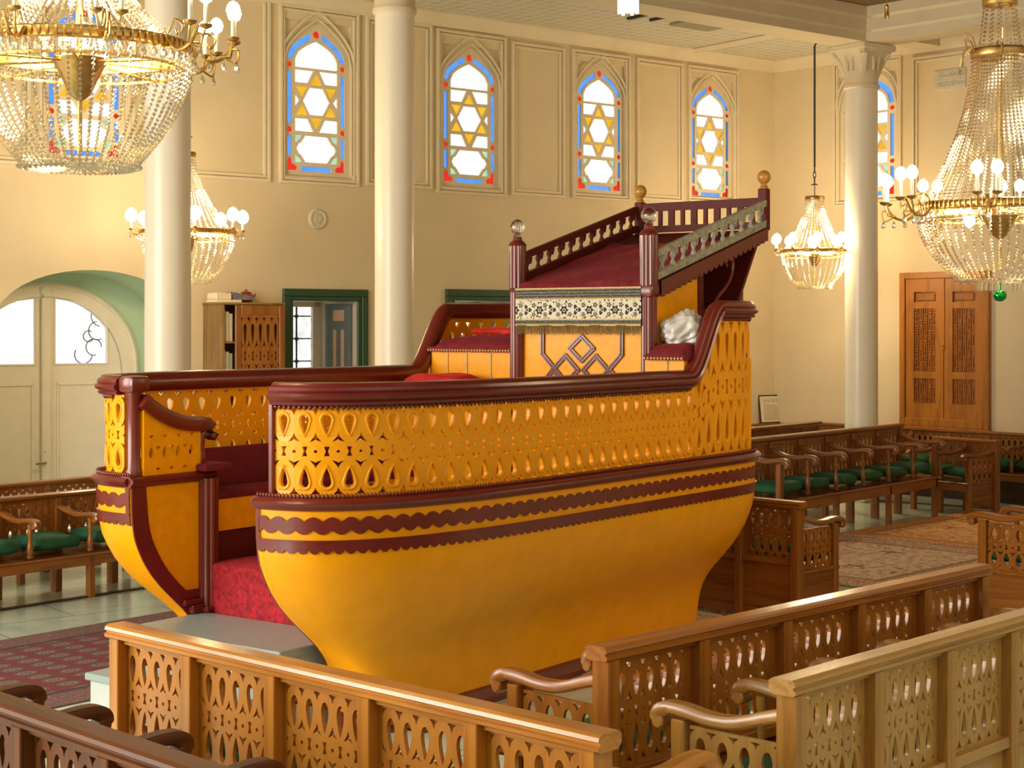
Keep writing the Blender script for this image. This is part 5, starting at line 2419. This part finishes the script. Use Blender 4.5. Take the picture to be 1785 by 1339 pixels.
# pale books packed on the shelves, seen in the gap and through the door
rr = random.Random(4)
kb = 0
names_ = ['topmost', 'second', 'third']
for k in range(2):
    zs = Hc - .42 - .42 * k
    for i in range(3):
        bm = BM()
        hh = .34 if k == 0 else .33
        box(bm, 0, .035, 0, .26, 0, hh - .02 * i, .003)
        c = WB.w(x0 + .045 + i * .042, -.43 + .06, zs + .0005)
        o = finish('book', bm, [M['paper'], M['slab_side'], M['card_grey']][0 if (k + i) % 3 else 1], None, loc=c, rotz=WB.a)
        tag(o, 'pale book standing on the %s shelf of the cabinet, %s from the left' % (names_[k], ['first', 'second', 'third'][i]), 'book', 'pale books in the cabinet')
# on top
bx, bz = WB.px(382, 521, -.25)
q = WB.w(x0 - .02, -.36, Hc)
bm = BM()
box(bm, 0, .30, 0, .24, 0, .028, .003)
o = finish('flat_box', bm, M['paper'], None, loc=q + Vector((0, 0, .0005)), rotz=WB.a)
tag(o, 'thin white box lying on top of the cabinet under the papers', 'box')
bm = BM()
box(bm, 0, .20, 0, .19, 0, .075, .012)
o = finish('paper_bundle', bm, M['paper'], None, loc=q + WB.r * -.0 + Vector((0, 0, .029)) + WB.n * .02, rotz=WB.a + .05)
tag(o, 'bundle of cream papers on the thin white box over the cabinet', 'papers')
bm = BM()
ring_loft(bm, [[Vector((0, 0, 0)), Vector((0, .17, 0)), Vector((0, .17, .085)), Vector((0, 0, .085))], [Vector((.26, 0, 0)), Vector((.26, .15, 0)), Vector((.26, .15, .025)), Vector((.26, 0, .025))]])
o = finish('grey_box', bm, M['card_grey'], None, loc=q + WB.r * .215 + Vector((0, 0, .029)) + WB.n * .02, rotz=WB.a)
tag(o, 'dark grey printed box sloping down to the red pot on the cabinet', 'box')
pc = WB.w(x0 + .46, -.125, Hc)
t = thing('clay_pot', 'small red brown clay pot with lid on top of the cabinet', 'pot', pc + Vector((0, 0, .0005)), WB.a)
bm = BM()
lathe(bm, [(.001, 0), (.055, 0), (.075, .03), (.08, .06), (.068, .095), (.05, .105)], 16)
finish('body', bm, M['clay'], t, 50)
bm = BM()
lathe(bm, [(.055, .104), (.06, .112), (.035, .125), (.012, .13), (.016, .145), (.001, .15)], 14)
finish('lid', bm, M['clay'], t, 50)
bm = BM()
tube(bm, [(.07, 0, .04), (.10, 0, .07), (.115, 0, .10)], [.014, .011, .009], 7)
tube(bm, [(-.07, 0, .09), (-.10, 0, .09), (-.105, 0, .05), (-.075, 0, .035)], .008, 6)
finish('spout', bm, M['clay'], t, 50)

# ================================================================== FRAMED NOTICE ON THE LEDGE
sx, _ = WB.px(1352, 737, -.08)
p = WB.w(sx, -.085, .8005)
t = thing('framed_notice', 'framed printed notice leaning on the ledge by the room corner', 'notice', p, WB.a - .12)
t.rotation_euler.x = -.14
w2 = (WB.px(1376, 720)[0] - WB.px(1329, 720)[0])
h2 = .40
bm = BM()
for q in ((-w2 / 2, w2 / 2, 0, .016), (-w2 / 2, w2 / 2, h2 - .016, h2), (-w2 / 2, -w2 / 2 + .016, 0, h2), (w2 / 2 - .016, w2 / 2, 0, h2)):
    box(bm, q[0], q[1], -.012, .012, q[2], q[3], .002)
finish('frame', bm, M['dark_wood'], t)
bm = BM()
box(bm, -w2 / 2 + .01, w2 / 2 - .01, -.004, .006, .01, h2 - .01)
finish('sheet', bm, M['paper'], t)
bm = BM()
iw = w2 * .74
for z, a, b in [(h2 - .05, -.5, .5), (h2 - .072, -.5, -.27), (h2 - .085, -.5, -.27), (h2 - .098, -.5, -.27), (h2 - .085, .3, .5), (h2 - .10, .3, .5)]:
    box(bm, a * iw, b * iw, -.0055, -.004, z - .002, z + .002)
box(bm, -.25 * iw, .25 * iw, -.0055, -.004, h2 - .074, h2 - .068)
for k, xx in enumerate((-.22, -.08, 0.0, .10, .22)):
    box(bm, xx * iw - .006, xx * iw + .006, -.0055, -.004, h2 - .105, h2 - .083)
for k in range(14):
    z = h2 - .145 - k * .016
    box(bm, -.5 * iw, (.5 - (.12 if k % 4 == 3 else 0)) * iw, -.0055, -.004, z - .0022, z + .0022)
for xx in (-.42, .42):
    lathe(bm, [(.001, -.0056), (.009, -.0056), (.009, -.004)], 8, (xx * iw, 0, h2 - .128), 'y')
finish('printing', bm, M['ink'], t)

# ================================================================== CHANDELIERS


def add_bead(bm, c, r, e=1.15):
    x, y, z = c
    v = [bm.verts.new((x + r, y, z)), bm.verts.new((x, y + r, z)), bm.verts.new((x - r, y, z)), bm.verts.new((x, y - r, z)), bm.verts.new((x, y, z + r * e)), bm.verts.new((x, y, z - r * e))]
    for k in range(4):
        bm.faces.new((v[k], v[(k + 1) % 4], v[4]))
        bm.faces.new((v[(k + 1) % 4], v[k], v[5]))


def add_drop(bm, c, r, h):
    """faceted pear crystal hanging from c"""
    x, y, z = c
    rings = []
    for rr, zz in ((r * .25, -.1 * h), (r * .75, -.45 * h), (r, -.72 * h), (r * .6, -.92 * h)):
        rings.append([Vector((x + rr * cos(2 * pi * k / 6), y + rr * sin(2 * pi * k / 6), z + zz)) for k in range(6)])
    ring_loft(bm, rings)


def strand(bm, path, step, r):
    pts = resample(path, step)
    for p in pts:
        add_bead(bm, p, r)


def chandelier(label, pos, R, D, rb, Rt, Ht, ns, br, bstep, arms=8, arm_len=.16, bulbs=2, crown=None, suspend=None, drops=True, ball=False, power=60, arm_z=0.0, bulb_r=.03, rim_bulbs=0, inner=3, nt=None, a0=0.0, bow=2.2):
    """pos: centre of the main ring. Ring radius R, basket D deep ending at rb, tent of strands up to a ring Rt at Ht"""
    t = thing('crystal_chandelier', label, 'chandelier', pos, 0, 'crystal chandeliers')
    # main ring: pierced brass band
    bm = BM()
    nR = 48
    hb = .026 * (R / .5)
    ring_loft(bm, [[Vector(((R + a) * cos(2 * pi * k / nR), (R + a) * sin(2 * pi * k / nR), z)) for a, z in ((-.008, -hb), (.004, -hb * 1.1), (.012, -hb * .8), (.006, -hb * .4), (.006, hb * .4), (.014, hb * .9), (.004, hb * 1.1), (-.008, hb))] for k in range(nR)], closed_path=True)
    for k in range(90):
        a = 2 * pi * (k + .5) / 90
        c_, s_ = cos(a), sin(a)
        tube(bm, [((R + .010) * c_, (R + .010) * s_, -hb * .8), ((R + .016) * c_, (R + .016) * s_, 0), ((R + .010) * c_, (R + .010) * s_, hb * .8)], .0055 * R / .5, 4)
    Ri = R * .93
    ring_loft(bm, [[Vector(((Ri + a) * cos(2 * pi * k / nR), (Ri + a) * sin(2 * pi * k / nR), z - D * .16)) for a, z in ((-.006, -.006), (.006, -.006), (.006, .006), (-.006, .006))] for k in range(nR)], closed_path=True)
    for k in range(8):
        a = 2 * pi * k / 8 + .2
        tube(bm, [(Ri * cos(a), Ri * sin(a), -D * .16), (.04 * cos(a), .04 * sin(a), -D * .10)], .006 * R / .5, 5)
    finish('ring', bm, M['gold'], t, 40)
    # central stem
    bm = BM()
    lathe(bm, [(.012, -D * .92), (.012, -D * .45), (.045 * R / .5, -D * .40), (.10 * R / .5, -D * .18), (.13 * R / .5, -D * .08), (.02, -D * .02), (.012, Ht)], 14)
    finish('stem', bm, M['brass_dark'], t, 40)
    # basket of strands
    bm = BM()
    for k in range(ns):
        a = 2 * pi * k / ns
        path = []
        for q in range(15):
            f = q / 14
            r = rb + (R - rb) * (1 - f ** bow)
            path.append(Vector((r * cos(a), r * sin(a), -hb - D * f)))
        strand(bm, path, bstep, br)
    for k in range(ns // 2):
        a = 2 * pi * k / (ns // 2)
        strand(bm, [Vector((rb * cos(a), rb * sin(a), -hb - D)), Vector((.25 * rb * cos(a), .25 * rb * sin(a), -hb - D * .97))], bstep, br)
    for rr in (rb, rb * 1.0 + (R - rb) * .12):
        m = int(2 * pi * rr / bstep)
        for k in range(m):
            a = 2 * pi * k / m
            add_bead(bm, (rr * cos(a), rr * sin(a), -hb - D * (1.0 if rr == rb else .985)), br)
    o = finish('basket_strands', bm, M['beads'], t)
    o['kind'] = 'stuff'
    # tent of strands above
    if Ht > 0:
        bm = BM()
        nn_ = nt or ns
        for k in range(nn_):
            a = 2 * pi * k / nn_
            path = []
            for q in range(11):
                f = q / 10
                r = Rt + (R * .92 - Rt) * (1 - f) ** 1.75
                path.append(Vector((r * cos(a), r * sin(a), hb + (Ht - hb) * f)))
            strand(bm, path, bstep, br)
        o = finish('tent_strands', bm, M['beads'], t)
        o['kind'] = 'stuff'
        bm = BM()
        ring_loft(bm, [[Vector(((Rt + a) * cos(2 * pi * k / 24), (Rt + a) * sin(2 * pi * k / 24), Ht + z)) for a, z in ((-.004, -.02), (.012, -.02), (.018, .012), (.010, .028), (-.004, .028))] for k in range(24)], closed_path=True)
        finish('top_ring', bm, M['brass_dark'], t, 40)
    if crown:
        (Rc, Hc_) = crown
        bm = BM()
        for k in range(14):
            a = 2 * pi * k / 14
            strand(bm, [Vector((Rt * .8 * cos(a), Rt * .8 * sin(a), Ht + .02)), Vector((Rc * cos(a), Rc * sin(a), Ht + Hc_))], bstep * 1.1, br * .9)
        o = finish('crown_strands', bm, M['beads'], t)
        o['kind'] = 'stuff'
        bm = BM()
        ring_loft(bm, [[Vector(((Rc + a) * cos(2 * pi * k / 20), (Rc + a) * sin(2 * pi * k / 20), Ht + Hc_ + z)) for a, z in ((-.004, -.012), (.014, -.012), (.014, .035), (-.004, .035))] for k in range(20)], closed_path=True)
        for k in range(6):
            a = 2 * pi * k / 6 + .3
            c, s = cos(a), sin(a)
            tube(bm, [((Rt + .0) * c, (Rt) * s, Ht), ((Rt + .05) * c, (Rt + .05) * s, Ht + .03), ((Rt + .09) * c, (Rt + .09) * s, Ht + .0), ((Rt + .10) * c, (Rt + .10) * s, Ht - .05)], .006, 5)
            tube(bm, [((Rt + .0) * c, (Rt) * s, Ht + .02), ((Rt + .03) * c, (Rt + .03) * s, Ht + .10), ((Rt + .07) * c, (Rt + .07) * s, Ht + .12), ((Rt + .06) * c, (Rt + .06) * s, Ht + .06)], .005, 5)
        finish('crown', bm, M['gold'], t, 40)
        bm = BM()
        for k in range(6):
            a = 2 * pi * k / 6 + .3
            add_drop(bm, ((Rt + .10) * cos(a), (Rt + .10) * sin(a), Ht - .05), .014, .05)
        o = finish('crown_drops', bm, M['beads'], t)
    # pear drops round the ring
    if drops:
        bm = BM()
        m = int(2 * pi * R / (.055 * R / .5))
        for k in range(m):
            a = 2 * pi * k / m
            add_drop(bm, ((R + .012) * cos(a), (R + .012) * sin(a), -hb * .9), .017 * R / .5, .062 * R / .5)
        o = finish('ring_drops', bm, M['beads'], t)
        o['kind'] = 'stuff'
    # candle arms
    for k in range(arms):
        a = 2 * pi * k / arms + a0
        c, s = cos(a), sin(a)
        X = lambda r, z, w=0.0: Vector((r * c - w * s, r * s + w * c, z))
        bm = BM()
        L = arm_len
        sc = L / .16
        p0 = catmull([X(R, arm_z), X(R + .35 * L, arm_z - .05 * sc), X(R + .75 * L, arm_z - .035 * sc), X(R + L, arm_z + .03 * sc)], 6)
        tube(bm, p0, .008 * sc ** .5, 6)
        p1 = catmull([X(R + .1 * L, arm_z + .02), X(R + .3 * L, arm_z + .06 * sc), X(R + .55 * L, arm_z + .035 * sc), X(R + .42 * L, arm_z + .0), X(R + .33 * L, arm_z + .025 * sc)], 6)
        tube(bm, p1, .006 * sc ** .5, 5)
        p2 = catmull([X(R + .75 * L, arm_z - .035 * sc), X(R + 1.05 * L, arm_z - .055 * sc), X(R + 1.12 * L, arm_z - .01), X(R + .95 * L, arm_z - .0)], 6)
        tube(bm, p2, .005 * sc ** .5, 5)
        spots = [0.0] if bulbs == 1 else [-.045 * sc, .045 * sc]
        for w in spots:
            q = X(R + L, arm_z + .03 * sc, w)
            if w:
                tube(bm, [X(R + .7 * L, arm_z - .03 * sc), X(R + .9 * L, arm_z - .03 * sc, w * .8), q], .006, 5)
            lathe(bm, [(.006, -.01), (.026 * sc ** .5, .0), (.030 * sc ** .5, .012), (.012, .014)], 10, q)
        ao = finish('candle_arm', bm, M['gold'], t, 50)
        for w in spots:
            q = X(R + L, arm_z + .03 * sc, w)
            bm = BM()
            lathe(bm, [(.011, .012), (.011, .10 * sc ** .5)], 9, q)
            finish('candle_tube', bm, M['candle'], ao, 50)
            q = X(R + L, arm_z + .03 * sc + .10 * sc ** .5, w)
            b = bulb_r
            bm = BM()
            lathe(bm, [(.3 * b, 0), (.8 * b, .35 * b), (b, 1.0 * b), (.85 * b, 1.6 * b), (.5 * b, 2.05 * b), (.02 * b, 2.3 * b)], 12, q)
            finish('lit_bulb', bm, M['bulb'], ao, 60)
        for f in (.4, .75, 1.08):
            q = X(R + f * L, arm_z - .05 * sc)
            bm = BM()
            add_drop(bm, q, .013 * sc ** .5, .05 * sc ** .5)
            finish('crystal_drop', bm, M['beads'], ao)
    # bulbs inside the basket
    if inner:
        for k in range(inner):
            bm = BM()
            a = 2 * pi * k / inner + .5
            r = R * .52
            lathe(bm, [(.3 * bulb_r, 0), (bulb_r, -1.1 * bulb_r), (.75 * bulb_r, -2 * bulb_r), (.02 * bulb_r, -2.6 * bulb_r)], 12, (r * cos(a), r * sin(a), -D * .04))
            finish('inner_bulb', bm, M['bulb'], t, 60)
        bm = BM()
        for k in range(inner):
            a = 2 * pi * k / inner + .5
            r = R * .52
            tube(bm, [(r * cos(a), r * sin(a), -D * .03), (0, 0, -D * .03)], .007, 5)
        finish('inner_holder', bm, M['brass_dark'], t)
    if ball:
        bm = BM()
        sphere(bm, (0, 0, -D - hb - .085), .042, 18, 12, .9)
        lathe(bm, [(.006, -D - hb), (.006, -D - hb - .05)], 8)
        finish('green_ball', bm, M['green_glass'], t, 60)
        bm = BM()
        for rr, m in ((rb * .62, 26),):
            for k in range(m):
                a = 2 * pi * k / m
                box(bm, rr * cos(a) - .005, rr * cos(a) + .005, rr * sin(a) - .005, rr * sin(a) + .005, -D - hb - .055, -D - hb + .01)
        finish('icicle_ring', bm, M['beads'], t)
    if suspend:
        bm = BM()
        zc = suspend - pos[2]
        z0 = Ht + (crown[1] if crown else 0)
        tube(bm, [(0, 0, z0), (0, 0, z0 + .16)], .006, 6)
        lathe(bm, [(.001, z0 + .16), (.05, z0 + .17), (.03, z0 + .185), (.008, z0 + .19)], 12)
        # hook links
        for q in range(3):
            zz = z0 + .19 + q * .07
            tube(bm, [(.016 * cos(2 * pi * j / 10) * (1 if q % 2 else 0), .016 * cos(2 * pi * j / 10) * (0 if q % 2 else 1), zz + .04 + .045 * sin(2 * pi * j / 10)) for j in range(11)], .006, 5)
        tube(bm, [(0, 0, z0 + .40), (0, 0, zc - .22)], .013, 8)
        tube(bm, [(0, 0, zc - .22), (.03, 0, zc - .17), (-.03, 0, zc - .10), (.02, 0, zc - .05), (0, 0, zc)], .012, 6)
        finish('hanging_rod', bm, M['iron'], t, 50)
    if power:
        for k in range(3):
            a = 2 * pi * k / 3 + .6
            ld = bpy.data.lights.new('chandelier_light', 'POINT')
            ld.energy = power / 3
            ld.color = (1.0, .78, .46)
            ld.shadow_soft_size = .12
            lo = bpy.data.objects.new('chandelier_light', ld)
            COL.objects.link(lo)
            lo.location = (R * .5 * cos(a), R * .5 * sin(a), .10)
            lo.parent = t
    return t


def pz(px, py, Z):
    d = ray(px, py)
    return Vector((0, 0, CAMZ)) + d * Z


s1_ = 7.9 / FL
chandelier('big crystal chandelier cut off by the top left corner', pz(139, 88, 7.9), 194 * s1_, 196 * s1_, 92 * s1_, .12, .55, 58, .0098, .0235, arms=10, arm_len=.20, bulbs=2, suspend=None, crown=None, power=70, bulb_r=.036, inner=0, a0=.12, arm_z=.02, bow=1.85)
s2_ = 10.0 / FL
chandelier('large crystal chandelier with a green ball at the right edge', pz(1743, 362, 10.0), 140 * s2_, 122 * s2_, 66 * s2_, 46 * s2_, 268 * s2_, 54, .0098, .0235, arms=8, arm_len=.20, bulbs=2, crown=(26 * s2_, 88 * s2_), suspend=BZ1, ball=True, power=62, bulb_r=.038, inner=4, a0=.39, arm_z=.0)
s3_ = 20.4 / FL
chandelier('small crystal chandelier on a long rod left of the right column', pz(1420, 438, 20.4), 57 * s3_, 62 * s3_, 26 * s3_, 15 * s3_, 92 * s3_, 32, .012, .030, arms=10, arm_len=.09, bulbs=1, suspend=CEIL, power=190, bulb_r=.058, inner=0, a0=.2, drops=False)
s4_ = 15.6 / FL
chandelier('small crystal chandelier half hidden behind the left column', pz(327, 405, 15.6), 80 * s4_, 84 * s4_, 34 * s4_, 12 * s4_, 135 * s4_, 36, .0115, .028, arms=8, arm_len=.09, bulbs=1, suspend=BZ1 - .1, power=150, bulb_r=.060, inner=0, a0=.33, drops=True)

# lit crystal lantern at the top edge
p = pz(1095, 24, 9.0)
t = thing('crystal_lantern', 'glowing crystal lantern hanging into the top edge of the picture', 'lantern', (p.x, p.y, p.z))
bm = BM()
for k in range(12):
    a = 2 * pi * k / 12
    zlo = -.0 + .012 * (k % 2)
    ring_loft(bm, [[Vector((.050 * cos(a) + .009 * cos(b), .050 * sin(a) + .009 * sin(b), z)) for b in (0, pi / 2, pi, 3 * pi / 2)] for z in (zlo, .24)])
lathe(bm, [(.03, .015), (.042, .03), (.042, .22), (.03, .24)], 12)
finish('crystal_rods', bm, M['lantern'], t)
bm = BM()
lathe(bm, [(.062, .24), (.066, .25), (.066, .30), (.02, .34), (.008, .36), (.008, BZ1 - p.z)], 16)
finish('lantern_cap', bm, M['gold'], t, 40)
# gold tassel under the brown ceiling
p = pz(1546, 27, 18.6)
bm = BM()
lathe(bm, [(.03, .0), (.022, .07), (.03, .10), (.014, .12), (.004, .13), (.004, BZ1 - p.z)], 10)
for k in range(6):
    a = 2 * pi * k / 6
    tube(bm, [(.022 * cos(a), .022 * sin(a), .01), (.032 * cos(a), .032 * sin(a), -.04)], .005, 5)
o = finish('gold_tassel', bm, M['gold'], None, 40, loc=p)
tag(o, 'small gold tassel hanging from the brown ceiling corner', 'tassel')

# ================================================================== LIGHT AND CAMERA
w = bpy.data.worlds.new('daylight')
scene.world = w
w.use_nodes = True
nt = w.node_tree
for n in list(nt.nodes):
    nt.nodes.remove(n)
bg = nt.nodes.new('ShaderNodeBackground')
bg.inputs['Color'].default_value = (1.0, .97, .91, 1)
bg.inputs['Strength'].default_value = 1.7
ow_ = nt.nodes.new('ShaderNodeOutputWorld')
nt.links.new(bg.outputs[0], ow_.inputs[0])


def area(name, loc, target, sx, sy, power, col):
    ld = bpy.data.lights.new(name, 'AREA')
    ld.shape = 'RECTANGLE'
    ld.size, ld.size_y = sx, sy
    ld.energy = power
    ld.color = col
    o = bpy.data.objects.new(name, ld)
    COL.objects.link(o)
    o.location = loc
    o.rotation_euler = (Vector(target) - Vector(loc)).to_track_quat('-Z', 'Y').to_euler()
    return o


for yy, e in ((1.5, 520), (4.9, 420), (8.3, 300)):
    area('window_daylight', (-8.72, yy, 2.85), (0, yy + (5 if yy < 4 else 2.5), 1.6), 2.5, 3.3, e, (1.0, .94, .84))

cam = bpy.data.cameras.new('camera')
cam.sensor_fit = 'HORIZONTAL'
cam.sensor_width = 36.0
cam.lens = FL / 1785 * 36.0
cam.shift_y = -(669.5 - HYP) / 1785
cam.clip_end = 200
co = bpy.data.objects.new('camera', cam)
COL.objects.link(co)
co.location = (0, 0, CAMZ)
co.rotation_euler = (pi / 2, 0, 0)
scene.camera = co
scene.view_settings.view_transform = 'Standard'
scene.view_settings.look = 'None'
scene.view_settings.gamma = 1.0
scene.view_settings.use_curve_mapping = False
scene.view_settings.exposure = -0.18
